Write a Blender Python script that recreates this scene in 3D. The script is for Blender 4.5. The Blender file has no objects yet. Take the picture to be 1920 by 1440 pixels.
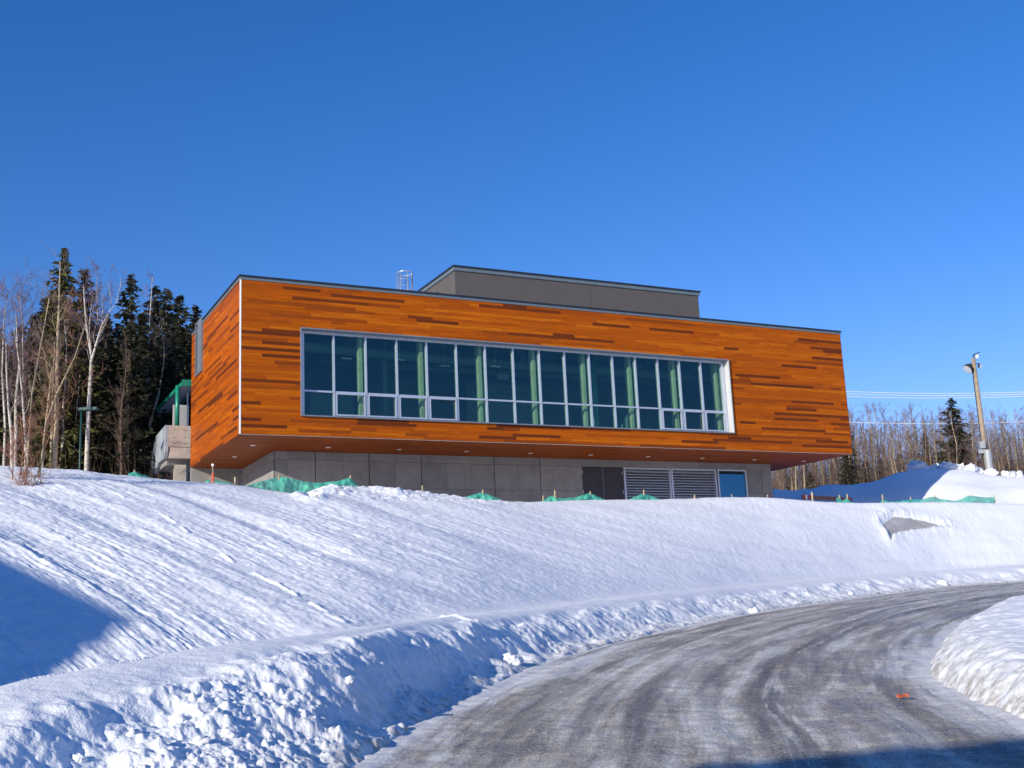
import bpy, math, random
import numpy as np
from mathutils import Vector, Matrix
SC = bpy.context.scene
COL = SC.collection
# ------------------------------------------------------------------ camera
F = 2161.26
PITCH, ROLL = 0.20495, -0.044648
def _cam():
    fw = np.array([0, math.cos(PITCH), math.sin(PITCH)]); rt = np.array([1., 0, 0]); up = np.cross(rt, fw)
    return math.cos(ROLL)*rt+math.sin(ROLL)*up, -math.sin(ROLL)*rt+math.cos(ROLL)*up, fw
RT, UP, FW = _cam()
cd = bpy.data.cameras.new('camera'); cam = bpy.data.objects.new('camera', cd); COL.objects.link(cam)
M = Matrix.Identity(4)
for i in range(3):
    M[i][0] = RT[i]; M[i][1] = UP[i]; M[i][2] = -FW[i]
cam.matrix_world = M
cd.sensor_width = 36; cd.lens = F/1920*36; cd.clip_start = .1; cd.clip_end = 3000
SC.camera = cam
# ------------------------------------------------------------------ sky and sun
SUN_AZ, SUN_EL = 217.5, 18.1
w = bpy.data.worlds.new("World"); SC.world = w; w.use_nodes = True
wn = w.node_tree.nodes; wl = w.node_tree.links
sk = wn.new('ShaderNodeTexSky'); sk.sky_type = 'NISHITA'; sk.sun_disc = False
sk.sun_elevation = math.radians(SUN_EL); sk.sun_rotation = math.radians(SUN_AZ)
sk.altitude = 600; sk.air_density = 1.0; sk.dust_density = 0.1; sk.ozone_density = 4.0
hs = wn.new('ShaderNodeHueSaturation'); hs.inputs['Saturation'].default_value = 1.255; hs.inputs['Value'].default_value = 1.0
tm = wn.new('ShaderNodeMix'); tm.data_type = 'RGBA'; tm.blend_type = 'MULTIPLY'; tm.inputs[0].default_value = 1; tm.inputs[7].default_value = (1.2, .81, .97, 1)
wl.new(sk.outputs[0], hs.inputs['Color']); wl.new(hs.outputs[0], tm.inputs[6]); wl.new(tm.outputs[2], wn['Background'].inputs[0])
wn['Background'].inputs[1].default_value = 0.15
sd = bpy.data.lights.new('sun', 'SUN'); sd.energy = 4.6; sd.angle = math.radians(.5); sd.color = (1, .93, .79)
so = bpy.data.objects.new('sun', sd); COL.objects.link(so)
_sv = Vector((math.sin(math.radians(SUN_AZ))*math.cos(math.radians(SUN_EL)), math.cos(math.radians(SUN_AZ))*math.cos(math.radians(SUN_EL)), math.sin(math.radians(SUN_EL))))
so.rotation_euler = _sv.to_track_quat('Z', 'Y').to_euler(); so.location = _sv*60
SC.view_settings.view_transform = 'Standard'; SC.view_settings.look = 'None'
SC.view_settings.gamma = 1; SC.view_settings.exposure = 0.25
SC.render.engine = 'CYCLES'
SC.cycles.max_bounces = 6; SC.cycles.transparent_max_bounces = 12
# ------------------------------------------------------------------ helpers
def ray(X, Y):
    v = FW+(X-960)/F*RT-(Y-720)/F*UP
    return v/np.linalg.norm(v)
def azt(X, Y):
    v = ray(X, Y); return math.degrees(math.atan2(v[0], v[1])), v[2]/math.hypot(v[0], v[1])
def at(X, Y, r):
    v = ray(X, Y); return v*(r/math.hypot(v[0], v[1]))
def noise2(x, y, seed=0):
    x = np.asarray(x, float); y = np.asarray(y, float)
    xi = np.floor(x); yi = np.floor(y); fx = x-xi; fy = y-yi
    def h(a, b):
        a = a.astype(np.int64); b = b.astype(np.int64)
        n = (a*374761393+b*668265263+seed*1442695041) & 0xffffffff
        n = ((n ^ (n >> 13))*np.int64(1274126177)) & 0xffffffff
        n = ((n ^ (n >> 16))*2246822519) & 0xffffffff
        return ((n ^ (n >> 15)) & 0xffff)/65535.0
    u = fx*fx*(3-2*fx); v = fy*fy*(3-2*fy)
    a = h(xi, yi); b = h(xi+1, yi); c = h(xi, yi+1); d = h(xi+1, yi+1)
    return (a*(1-u)+b*u)*(1-v)+(c*(1-u)+d*u)*v-.5
def fbm(x, y, o=4, seed=0, g=.5):
    s = 0; a = 1; f = 1
    for i in range(o):
        s = s+a*noise2(x*f+17.3*i, y*f-9.1*i, seed+i); a *= g; f *= 2.03
    return s
def sstep(a, b, x):
    t = np.clip((x-a)/(b-a), 0, 1); return t*t*(3-2*t)
def mk(name, verts, faces, mat=None, parent=None, smooth=False, cols=None):
    me = bpy.data.meshes.new(name)
    me.from_pydata([tuple(map(float, v)) for v in verts], [], faces)
    if smooth: me.shade_smooth()
    o = bpy.data.objects.new(name, me); COL.objects.link(o)
    if mat: me.materials.append(mat)
    if parent: o.parent = parent
    if cols is not None:
        at_ = me.color_attributes.new('tone', 'FLOAT_COLOR', 'CORNER')
        arr = []
        for f, c in zip(faces, cols): arr += list(c)*len(f)
        at_.data.foreach_set('color', arr)
    return o
def mk_np(name, V, Fq, mat=None, parent=None, smooth=True):
    me = bpy.data.meshes.new(name)
    V = np.asarray(V, np.float32); Fq = np.asarray(Fq, np.int32); k = Fq.shape[1]
    me.vertices.add(len(V)); me.vertices.foreach_set('co', V.ravel())
    me.loops.add(Fq.size); me.loops.foreach_set('vertex_index', Fq.ravel())
    me.polygons.add(len(Fq)); me.polygons.foreach_set('loop_start', np.arange(0, Fq.size, k, dtype=np.int32))
    me.update(calc_edges=True)
    if smooth: me.shade_smooth()
    o = bpy.data.objects.new(name, me); COL.objects.link(o)
    if mat: me.materials.append(mat)
    if parent: o.parent = parent
    return o
def tag(o, label=None, cat=None, group=None, kind=None):
    if label: o['label'] = label
    if cat: o['category'] = cat
    if group: o['group'] = group
    if kind: o['kind'] = kind
    return o
def empty(name, loc=(0, 0, 0), rz=0):
    o = bpy.data.objects.new(name, None); COL.objects.link(o); o.location = loc; o.rotation_euler = (0, 0, rz); o.empty_display_size = .3
    return o
class MB:
    def __init__(s): s.v = []; s.f = []; s.c = []
    def add(s, vs, fs, col=(0, 0, 0, 1)):
        n = len(s.v); s.v += [tuple(v) for v in vs]; s.f += [tuple(i+n for i in f) for f in fs]; s.c += [col]*len(fs); return s
    def box(s, x0, x1, y0, y1, z0, z1, col=(0, 0, 0, 1)):
        return s.add([(x0, y0, z0), (x1, y0, z0), (x1, y1, z0), (x0, y1, z0), (x0, y0, z1), (x1, y0, z1), (x1, y1, z1), (x0, y1, z1)],
                     [(0, 3, 2, 1), (4, 5, 6, 7), (0, 1, 5, 4), (1, 2, 6, 5), (2, 3, 7, 6), (3, 0, 4, 7)], col)
    def tube(s, pts, rad, n=6, cap=True):
        pts = [Vector(p) for p in pts]; k = len(pts)
        if not hasattr(rad, '__len__'): rad = [rad]*k
        vs = []; fs = []
        ref = Vector((0, 0, 1))
        for i in range(k):
            t = (pts[min(i+1, k-1)]-pts[max(i-1, 0)])
            t = t.normalized() if t.length > 1e-9 else Vector((0, 0, 1))
            a = t.cross(ref)
            if a.length < .15: a = t.cross(Vector((1, 0, 0)))
            a.normalize(); b = t.cross(a)
            for j in range(n):
                q = 2*math.pi*j/n
                vs.append(pts[i]+(a*math.cos(q)+b*math.sin(q))*rad[i])
        for i in range(k-1):
            for j in range(n):
                fs.append((i*n+j, i*n+(j+1) % n, (i+1)*n+(j+1) % n, (i+1)*n+j))
        if cap: fs.append(tuple(range(n))[::-1]); fs.append(tuple((k-1)*n+j for j in range(n)))
        return s.add(vs, fs)
    def build(s, name, mat=None, parent=None, smooth=False, bevel=0):
        o = mk(name, s.v, s.f, mat, parent, smooth, s.c)
        if bevel:
            m = o.modifiers.new('b', 'BEVEL'); m.width = bevel; m.segments = 2; m.limit_method = 'ANGLE'
        return o
# ------------------------------------------------------------------ materials
def new_mat(name):
    m = bpy.data.materials.new(name); m.use_nodes = True
    nt = m.node_tree; return m, nt, nt.nodes['Principled BSDF']
def N(nt, t, **k):
    n = nt.nodes.new(t)
    for a, b in k.items():
        if a[0] == 'i' and a[1:].isdigit(): n.inputs[int(a[1:])].default_value = b
        else: setattr(n, a, b)
    return n
def ramp(nt, fac, stops):
    r = nt.nodes.new('ShaderNodeValToRGB'); cr = r.color_ramp
    while len(cr.elements) > 1: cr.elements.remove(cr.elements[0])
    cr.elements[0].position = stops[0][0]; cr.elements[0].color = (*stops[0][1], 1)
    for p, c in stops[1:]:
        e = cr.elements.new(p); e.color = (*c, 1)
    nt.links.new(fac, r.inputs[0]); return r.outputs[0]
def mapped(nt, scale, coord='Object'):
    tc = nt.nodes.new('ShaderNodeTexCoord'); mp = nt.nodes.new('ShaderNodeMapping'); mp.inputs['Scale'].default_value = scale
    nt.links.new(tc.outputs[coord], mp.inputs[0]); return mp.outputs[0]
def nz(nt, vec, scale, detail=5, rough=.55, dist=0):
    n = nt.nodes.new('ShaderNodeTexNoise'); n.inputs['Scale'].default_value = scale; n.inputs['Detail'].default_value = detail
    n.inputs['Roughness'].default_value = rough; n.inputs['Distortion'].default_value = dist
    nt.links.new(vec, n.inputs['Vector']); return n.outputs['Fac']
def bump(nt, bs, h, strength, dist):
    b = nt.nodes.new('ShaderNodeBump'); b.inputs['Strength'].default_value = strength; b.inputs['Distance'].default_value = dist
    nt.links.new(h, b.inputs['Height']); nt.links.new(b.outputs[0], bs.inputs['Normal']); return b
def mathn(nt, op, a, b):
    m = nt.nodes.new('ShaderNodeMath'); m.operation = op
    for i, q in enumerate((a, b)):
        if isinstance(q, (int, float)): m.inputs[i].default_value = q
        else: nt.links.new(q, m.inputs[i])
    return m.outputs[0]
def mixc(nt, f, a, b, mode='MIX'):
    m = nt.nodes.new('ShaderNodeMix'); m.data_type = 'RGBA'; m.blend_type = mode
    for i, q in ((0, f), (6, a), (7, b)):
        if isinstance(q, (int, float)): m.inputs[i].default_value = q
        elif isinstance(q, tuple): m.inputs[i].default_value = (*q, 1)
        else: nt.links.new(q, m.inputs[i])
    return m.outputs[2]
def simple(name, col, rough=.6, metal=0, vary=.12, scale=3, bmp=0):
    m, nt, b = new_mat(name)
    v = mapped(nt, (1, 1, 1)); n = nz(nt, v, scale)
    lo = tuple(c*(1-vary) for c in col); hi = tuple(min(1, c*(1+vary)) for c in col)
    nt.links.new(ramp(nt, n, [(.3, lo), (.7, hi)]), b.inputs['Base Color'])
    b.inputs['Roughness'].default_value = rough; b.inputs['Metallic'].default_value = metal
    if bmp: bump(nt, b, nz(nt, v, scale*8), .5, bmp)
    return m
# snow
def snow_mat(name, dirt=0.0, bd=.02):
    m, nt, b = new_mat(name)
    v = mapped(nt, (1, 1, 1))
    a = nz(nt, v, 7, 4, .55); c = nz(nt, v, 45, 2, .5); big = nz(nt, v, .8, 4)
    col = ramp(nt, big, [(.3, (.80, .82, .85)), (.7, (.88, .89, .91))])
    if dirt:
        col = mixc(nt, ramp(nt, nz(nt, v, 5, 6, .7), [(.45, (0, 0, 0)), (.75, (dirt,)*3)]), col, (.42, .36, .29))
    nt.links.new(col, b.inputs['Base Color'])
    b.inputs['Roughness'].default_value = .75; b.inputs['Specular IOR Level'].default_value = .25
    h = mathn(nt, 'ADD', a, mathn(nt, 'MULTIPLY', c, .35))
    bump(nt, b, h, .6, bd)
    return m
M_snow = snow_mat('snow', 0, .035)
M_block = snow_mat('old_snow', .5, .05)
# cladding
def wood_mat(name, axis, deep=1.0):
    m, nt, b = new_mat(name)
    sc = [28, 28, 28]; sc[axis] = .9
    v = mapped(nt, tuple(sc)); at_ = N(nt, 'ShaderNodeAttribute', attribute_name='tone')
    sp = nt.nodes.new('ShaderNodeSeparateColor'); nt.links.new(at_.outputs['Color'], sp.inputs[0])
    base = ramp(nt, sp.outputs[0], [(0, (.085, .021, .008)), (.15, (.13, .029, .008)), (.35, (.25, .052, .006)), (.55, (.37, .076, .004)), (.75, (.45, .096, .003)), (1, (.58, .155, .006))])
    off = nt.nodes.new('ShaderNodeVectorMath'); off.operation = 'MULTIPLY_ADD'
    nt.links.new(at_.outputs['Color'], off.inputs[0]); off.inputs[1].default_value = (40, 57, 31); nt.links.new(v, off.inputs[2])
    g = nz(nt, off.outputs[0], 1.0, 6, .62, .6)
    col = mixc(nt, ramp(nt, g, [(.38, (0, 0, 0)), (.72, (.7,)*3)]), base, (.17, .036, .004))
    nt.links.new(col, b.inputs['Base Color']); b.inputs['Roughness'].default_value = .5
    b.inputs['Specular IOR Level'].default_value = .08
    bump(nt, b, g, .3, .01)
    return m
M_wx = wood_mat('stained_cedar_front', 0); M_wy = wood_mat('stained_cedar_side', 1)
# concrete
def conc_mat(name, base, seed=0):
    m, nt, b = new_mat(name)
    v = mapped(nt, (1, 1, 1)); at_ = N(nt, 'ShaderNodeAttribute', attribute_name='tone')
    n1 = nz(nt, v, 1.3+seed, 7, .65); n2 = nz(nt, v, 9, 5)
    c = ramp(nt, n1, [(.3, tuple(x*.78 for x in base)), (.55, base), (.75, tuple(x*1.13 for x in base))])
    c = mixc(nt, ramp(nt, n2, [(.62, (0, 0, 0)), (.75, (.35,)*3)]), c, tuple(x*.5 for x in base))
    sp = nt.nodes.new('ShaderNodeSeparateColor'); nt.links.new(at_.outputs['Color'], sp.inputs[0])
    c = mixc(nt, 1.0, c, ramp(nt, sp.outputs[0], [(0, (1, 1, 1)), (1, (.80, .80, .82))]), 'MULTIPLY')
    vo = N(nt, 'ShaderNodeTexVoronoi'); vo.inputs['Scale'].default_value = 1.65; nt.links.new(v, vo.inputs['Vector'])
    c = mixc(nt, ramp(nt, vo.outputs['Distance'], [(.05, (.6,)*3), (.09, (0, 0, 0))]), c, tuple(x*.35 for x in base))
    nt.links.new(c, b.inputs['Base Color']); b.inputs['Roughness'].default_value = .85
    bump(nt, b, n2, .3, .01); return m
M_conc = conc_mat('board_formed_concrete', (.30, .29, .27))
M_concl = conc_mat('pale_concrete', (.46, .41, .34), 1)
M_gray = simple('grey_cladding_panel', (.088, .078, .072), .7, 0, .06, 2, .004)
M_cop = simple('slate_grey_metal_fascia', (.16, .20, .22), .45, .3, .08, 4)
M_lip = simple('dark_metal_coping', (.02, .028, .04), .5, .2, .1, 4)
M_alu = simple('aluminium', (.56, .60, .66), .38, .55, .06, 6)
M_alug = simple('grey_metal_surround', (.22, .25, .28), .45, .4, .08, 4)
M_jamb = simple('sunlit_metal_jamb', (.55, .56, .56), .5, .2, .06, 5)  # paler version of the surround metal, sunlight on the right jamb put into colour
M_white = simple('white_trim', (.85, .84, .80), .5, 0, .04, 5)
M_dark = simple('dark_recess', (.02, .02, .022), .8)
M_door = simple('dark_painted_steel_door', (.045, .042, .048), .55, .1, .1, 3)
M_galv = simple('galvanised_steel', (.72, .74, .78), .28, .75, .08, 12)
M_tgrey = simple('grey_equipment_paint', (.33, .35, .36), .5, .1, .1, 5)
M_green = simple('green_painted_steel', (.012, .22, .14), .4, .1, .1, 5)
M_soff = simple('grey_canopy_soffit', (.42, .41, .40), .7)
M_side = simple('grey_stair_side_concrete', (.30, .33, .36), .8, 0, .12, 2, .01)
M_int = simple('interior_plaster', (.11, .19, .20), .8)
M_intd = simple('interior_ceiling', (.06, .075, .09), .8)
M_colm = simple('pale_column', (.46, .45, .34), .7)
M_lamp = simple('white_lamp_trim', (.9, .9, .88), .3, .2)
M_lwood = simple('weathered_stake_wood', (.50, .37, .22), .8, 0, .25, 20, .005)
M_orange = simple('orange_flagging_tape', (.75, .12, .05), .6)
M_soil = simple('dark_soil', (.035, .025, .02), .95, 0, .4, 10, .05)
M_tarp = simple('grey_insulated_tarp', (.42, .40, .385), .55, 0, .18, 2.5, .02)
def glass_mat(name, tint, refl, base=.10):
    m = bpy.data.materials.new(name); m.use_nodes = True; nt = m.node_tree
    nt.nodes.remove(nt.nodes['Principled BSDF']); out = nt.nodes['Material Output']
    tr = N(nt, 'ShaderNodeBsdfTransparent'); tr.inputs[0].default_value = (*tint, 1)
    gl = N(nt, 'ShaderNodeBsdfGlossy'); gl.inputs[0].default_value = (*refl, 1); gl.inputs['Roughness'].default_value = .01
    lw = N(nt, 'ShaderNodeLayerWeight'); p5 = mathn(nt, 'POWER', lw.outputs['Facing'], 4.0); fr_ = mathn(nt, 'ADD', mathn(nt, 'MULTIPLY', p5, .85), base)
    v = mapped(nt, (.5, .5, .5)); bp = N(nt, 'ShaderNodeBump'); bp.inputs['Strength'].default_value = .08; bp.inputs['Distance'].default_value = .02
    nt.links.new(nz(nt, v, 1, 1), bp.inputs['Height']); nt.links.new(bp.outputs[0], gl.inputs['Normal'])
    mx = N(nt, 'ShaderNodeMixShader'); nt.links.new(fr_, mx.inputs[0]); nt.links.new(tr.outputs[0], mx.inputs[1]); nt.links.new(gl.outputs[0], mx.inputs[2])
    nt.links.new(mx.outputs[0], out.inputs[0]); return m
M_glass = glass_mat('tinted_glass', (.52, .74, .60), (.5, .95, .95))
M_gdoor = glass_mat('blue_door_glass', (.10, .25, .40), (.22, .66, 1), .26)
def net_mat():
    m, nt, b = new_mat('green_debris_netting')
    v = mapped(nt, (1, 1, 1)); n = nz(nt, v, 6, 4)
    nt.links.new(ramp(nt, n, [(.3, (.05, .46, .33)), (.7, (.16, .68, .50))]), b.inputs['Base Color'])
    b.inputs['Roughness'].default_value = .55
    tl = N(nt, 'ShaderNodeBsdfTranslucent'); tl.inputs[0].default_value = (.06, .65, .48, 1)
    tr = N(nt, 'ShaderNodeBsdfTransparent')
    m1 = N(nt, 'ShaderNodeMixShader', i0=.3); nt.links.new(b.outputs[0], m1.inputs[1]); nt.links.new(tl.outputs[0], m1.inputs[2])
    m2 = N(nt, 'ShaderNodeMixShader', i0=.15); nt.links.new(m1.outputs[0], m2.inputs[1]); nt.links.new(tr.outputs[0], m2.inputs[2])
    nt.links.new(m2.outputs[0], nt.nodes['Material Output'].inputs[0]); return m
M_net = net_mat()
def bark_mat(name, c0, c1, band):
    m, nt, b = new_mat(name)
    v = mapped(nt, (3, 3, 9 if band else 1.5)); n = nz(nt, v, 1.6, 5, .7)
    nt.links.new(ramp(nt, n, [(.36, c1), (.47, c0)]), b.inputs['Base Color']); b.inputs['Roughness'].default_value = .85
    return m
M_birch = bark_mat('white_birch_bark', (.52, .48, .41), (.07, .055, .05), True)
M_aspen = bark_mat('yellow_grey_aspen_bark', (.42, .33, .20), (.12, .085, .055), True)
M_brown = bark_mat('brown_bark', (.20, .14, .09), (.08, .05, .035), False)
M_twig = simple('bare_twigs', (.17, .115, .085), .85, 0, .25, 2)
M_twigd = simple('dark_undergrowth_stems', (.12, .078, .048), .9, 0, .5, .8)
M_twigp = simple('purplish_bare_twigs', (.16, .10, .10), .85, 0, .25, 2)
M_twigr = simple('reddish_saplings', (.26, .12, .075), .85, 0, .25, 2)
def leaf(name, a, b_):
    m, nt, b = new_mat(name); v = mapped(nt, (1, 1, 1)); n = nz(nt, v, 1.6, 6, .7)
    nt.links.new(ramp(nt, n, [(.3, a), (.7, b_)]), b.inputs['Base Color']); b.inputs['Roughness'].default_value = .9
    b.inputs['Specular IOR Level'].default_value = .1
    return m
M_spr = leaf('dark_spruce_needles', (.014, .017, .011), (.085, .084, .048))
M_oliv = leaf('olive_spruce_needles', (.030, .033, .012), (.15, .135, .048))

# ------------------------------------------------------------------ terrain
L14 = [(-4, -60), (-3, -10), (-2.6, 0), (-2.2, 5), (-1.74, 8), (-1.41, 9.9), (-1.07, 12.75), (-.19, 17), (1.36, 21.9), (4, 27.7), (7.9, 34.6), (14.05, 42.7), (20.5, 47.8), (42, 57)]
R14 = [(5, -60), (4.5, -10), (4.2, 0), (4.2, 5), (4.35, 9), (4.5, 11), (4.75, 13.4), (5.5, 16.2), (7.3, 20.3), (10, 25.5), (14, 31), (20, 36.5), (30, 41.5), (48, 46)]
def resample(P, n):
    P = np.array(P, float); out = []; k = len(P)
    for t in np.linspace(0, k-1, n):
        i = min(int(t), k-2); f = t-i
        p0 = P[max(i-1, 0)]; p1 = P[i]; p2 = P[i+1]; p3 = P[min(i+2, k-1)]
        out.append(.5*((2*p1)+(-p0+p2)*f+(2*p0-5*p1+4*p2-p3)*f*f+(-p0+3*p1-3*p2+p3)*f**3))
    return np.array(out)
LE = resample(L14, 66); RE = resample(R14, 66)
def plane(y): return -1.6+.05*np.clip(y, -30, 75)
def poly_dist(x, y, P):
    best = np.full(x.shape, 1e9)
    for i in range(len(P)-1):
        ax, ay = P[i]; bx, by = P[i+1]; dx, dy = bx-ax, by-ay
        t = np.clip(((x-ax)*dx+(y-ay)*dy)/(dx*dx+dy*dy+1e-9), 0, 1)
        best = np.minimum(best, np.hypot(x-ax-t*dx, y-ay-t*dy))
    return best
RP = np.concatenate([LE, RE[::-1]])
def inside(x, y, P=RP):
    c = np.zeros(x.shape, bool); j = len(P)-1
    for i in range(len(P)):
        xi, yi = P[i]; xj, yj = P[j]
        cond = ((yi > y) != (yj > y)) & (x < (xj-xi)*(y-yi)/(yj-yi+1e-12)+xi)
        c ^= cond; j = i
    return c
# rows over azimuth: each row has (az, r, z)
E_AZ = [-180, -150, -100, -60]; E_R = [300, 5.5, 2.65, 2.75]
_e = LE[(LE[:, 1] > 3.5)]
for p in _e:
    a_ = math.degrees(math.atan2(p[0], p[1])); E_AZ.append(a_); E_R.append(math.hypot(*p))
E_AZ += [60, 90, 140, 180]; E_R += [75, 120, 250, 300]
_o = np.argsort(E_AZ); E_AZ = np.array(E_AZ)[_o]; E_R = np.array(E_R)[_o]
def cub(a, xs, ys):
    xs = np.asarray(xs, float); ys = np.asarray(ys, float); a = np.clip(a, xs[0], xs[-1])
    d = np.diff(ys)/np.diff(xs); m = np.empty_like(ys); m[0] = d[0]; m[-1] = d[-1]
    h = np.diff(xs); m[1:-1] = (d[:-1]*h[1:]+d[1:]*h[:-1])/(h[1:]+h[:-1])
    i = np.clip(np.searchsorted(xs, a)-1, 0, len(xs)-2); t = (a-xs[i])/h[i]
    return (2*t**3-3*t*t+1)*ys[i]+(t**3-2*t*t+t)*h[i]*m[i]+(-2*t**3+3*t*t)*ys[i+1]+(t**3-t*t)*h[i]*m[i+1]
def rE(a): return np.interp(a, E_AZ, E_R)
def tabl(pts):
    q = sorted([azt(*p) for p in pts]); return np.array([a for a, b in q]), np.array([b for a, b in q])
T_foot = tabl([(-300, 1620), (0, 1500), (170, 1440), (330, 1356), (480, 1296), (640, 1247), (800, 1214), (960, 1190), (1150, 1157), (1400, 1126), (1650, 1097), (1920, 1080), (2200, 1066)])
T_cut = tabl([(-300, 1480), (0, 1375), (170, 1325), (330, 1285), (480, 1237), (640, 1207), (800, 1183), (960, 1165), (1150, 1142), (1400, 1115), (1650, 1090), (1920, 1071), (2200, 1055)])
T_top = tabl([(-300, 1385), (0, 1287), (120, 1262), (240, 1240), (400, 1213), (600, 1187), (780, 1165), (960, 1148), (1150, 1125), (1400, 1100), (1650, 1080), (1920, 1062), (2200, 1045)])
T_sky = tabl([(-300, 862), (0, 876), (165, 887), (320, 902), (449, 912), (530, 926), (560, 929), (600, 916), (650, 910), (700, 915), (800, 925), (900, 937), (1000, 942), (1080, 939), (1200, 938), (1300, 935), (1400, 932), (1500, 938), (1600, 943), (1700, 942), (1800, 942), (1920, 945), (2200, 948)])
T_sks = tabl([(-300, 862), (0, 876), (250, 895), (500, 911), (750, 924), (1000, 937), (1300, 936), (1600, 942), (1920, 945), (2200, 948)])
T_mnd = tabl([(1300, 930), (1450, 919), (1500, 921), (1560, 912), (1615, 908), (1640, 903), (1680, 889), (1730, 881), (1800, 883), (1850, 893), (1900, 896), (1920, 896), (2200, 905)])
C_AZ = np.array([-180, -150, -100, -60, -30.7, -24.3, -16.8, -11.5, -7.1, 0.8, 6.1, 11.3, 16.2, 20.9, 23.6, 29.5, 40, 60, 90, 140, 180])
C_R = np.array([330, 46, 37, 38, 39.5, 40.5, 41.5, 42.4, 43.4, 46.1, 48.7, 51.9, 55.9, 60.8, 64.2, 73, 85, 110, 165, 300, 330])
def W(a): return sstep(-58, -32, a)*(1-sstep(30, 50, a))      # the part the tables describe
def rows(a):
    e = rE(a); ze = plane(e*np.cos(np.radians(a)))
    wv = W(a); cr = np.where(np.abs(a) < 45, cub(a, C_AZ, C_R), np.interp(a, C_AZ, C_R))
    def zz(T, r, alt): return wv*cub(a, *T)*r+(1-wv)*alt
    kk = (1+(15/np.maximum(cr-e, 3))**4)**-.25; r1 = e+3.1*kk; r2 = e+4.1*kk; r3 = e+6.0*kk; r4 = e+8.6*kk
    z1 = zz(T_foot, r1, ze+.5); z2 = zz(T_cut, r2, ze+.9); z3 = zz(T_top, r3, ze+1.1)
    dip = .30*(1-sstep(-16, -2, a))
    z4 = z3-dip+.12*sstep(-8, 0, a)
    zc = zz(T_sky, cr, 5.3)
    zs = wv*cub(a, *T_sks)*cr+(1-wv)*5.3
    R = [e-.15, e+.25, e+.25+(r1-e)*.42, r1, r2, r3, r4]; Z = [ze-.10, ze+.02, ze+.02+(z1-ze)*.30, z1, z2, z3, z4]
    for t, s_ in ((.2, .17), (.45, .43), (.7, .71), (.88, .90)):
        zt_ = zs+(zc-zs)*sstep(.8, 1.0, t); R.append(r4+(cr-r4)*t); Z.append(z4+(zt_-z4)*s_)
    R.append(cr); Z.append(zc)
    R.append(cr+3.5); Z.append(zc-.05)
    right = sstep(7, 12, a)
    mt = cub(a, *T_mnd)
    R.append(cr+3.5+right*(66-cr-3.5).clip(0)+1*(1-right)*2); Z.append(zc-.05-right*.1)
    rm = 74+2*sstep(14, 21, a)
    rr = np.maximum(rm, cr+9)
    R.append(rr-4); Z.append((1-right)*5.2+right*(zc+(mt*rr-zc)*.62))
    R.append(rr); Z.append((1-right)*5.3+right*mt*rr)
    R.append(rr+5); Z.append((1-right)*5.4+right*(mt*rr-.3))
    R.append(rr+14); Z.append((1-right)*5.6+right*5.6)
    R.append(rr*0+400); Z.append(rr*0+7)
    R.append(rr*0+1600); Z.append(rr*0+9)
    return np.array(R), np.array(Z)
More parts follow.
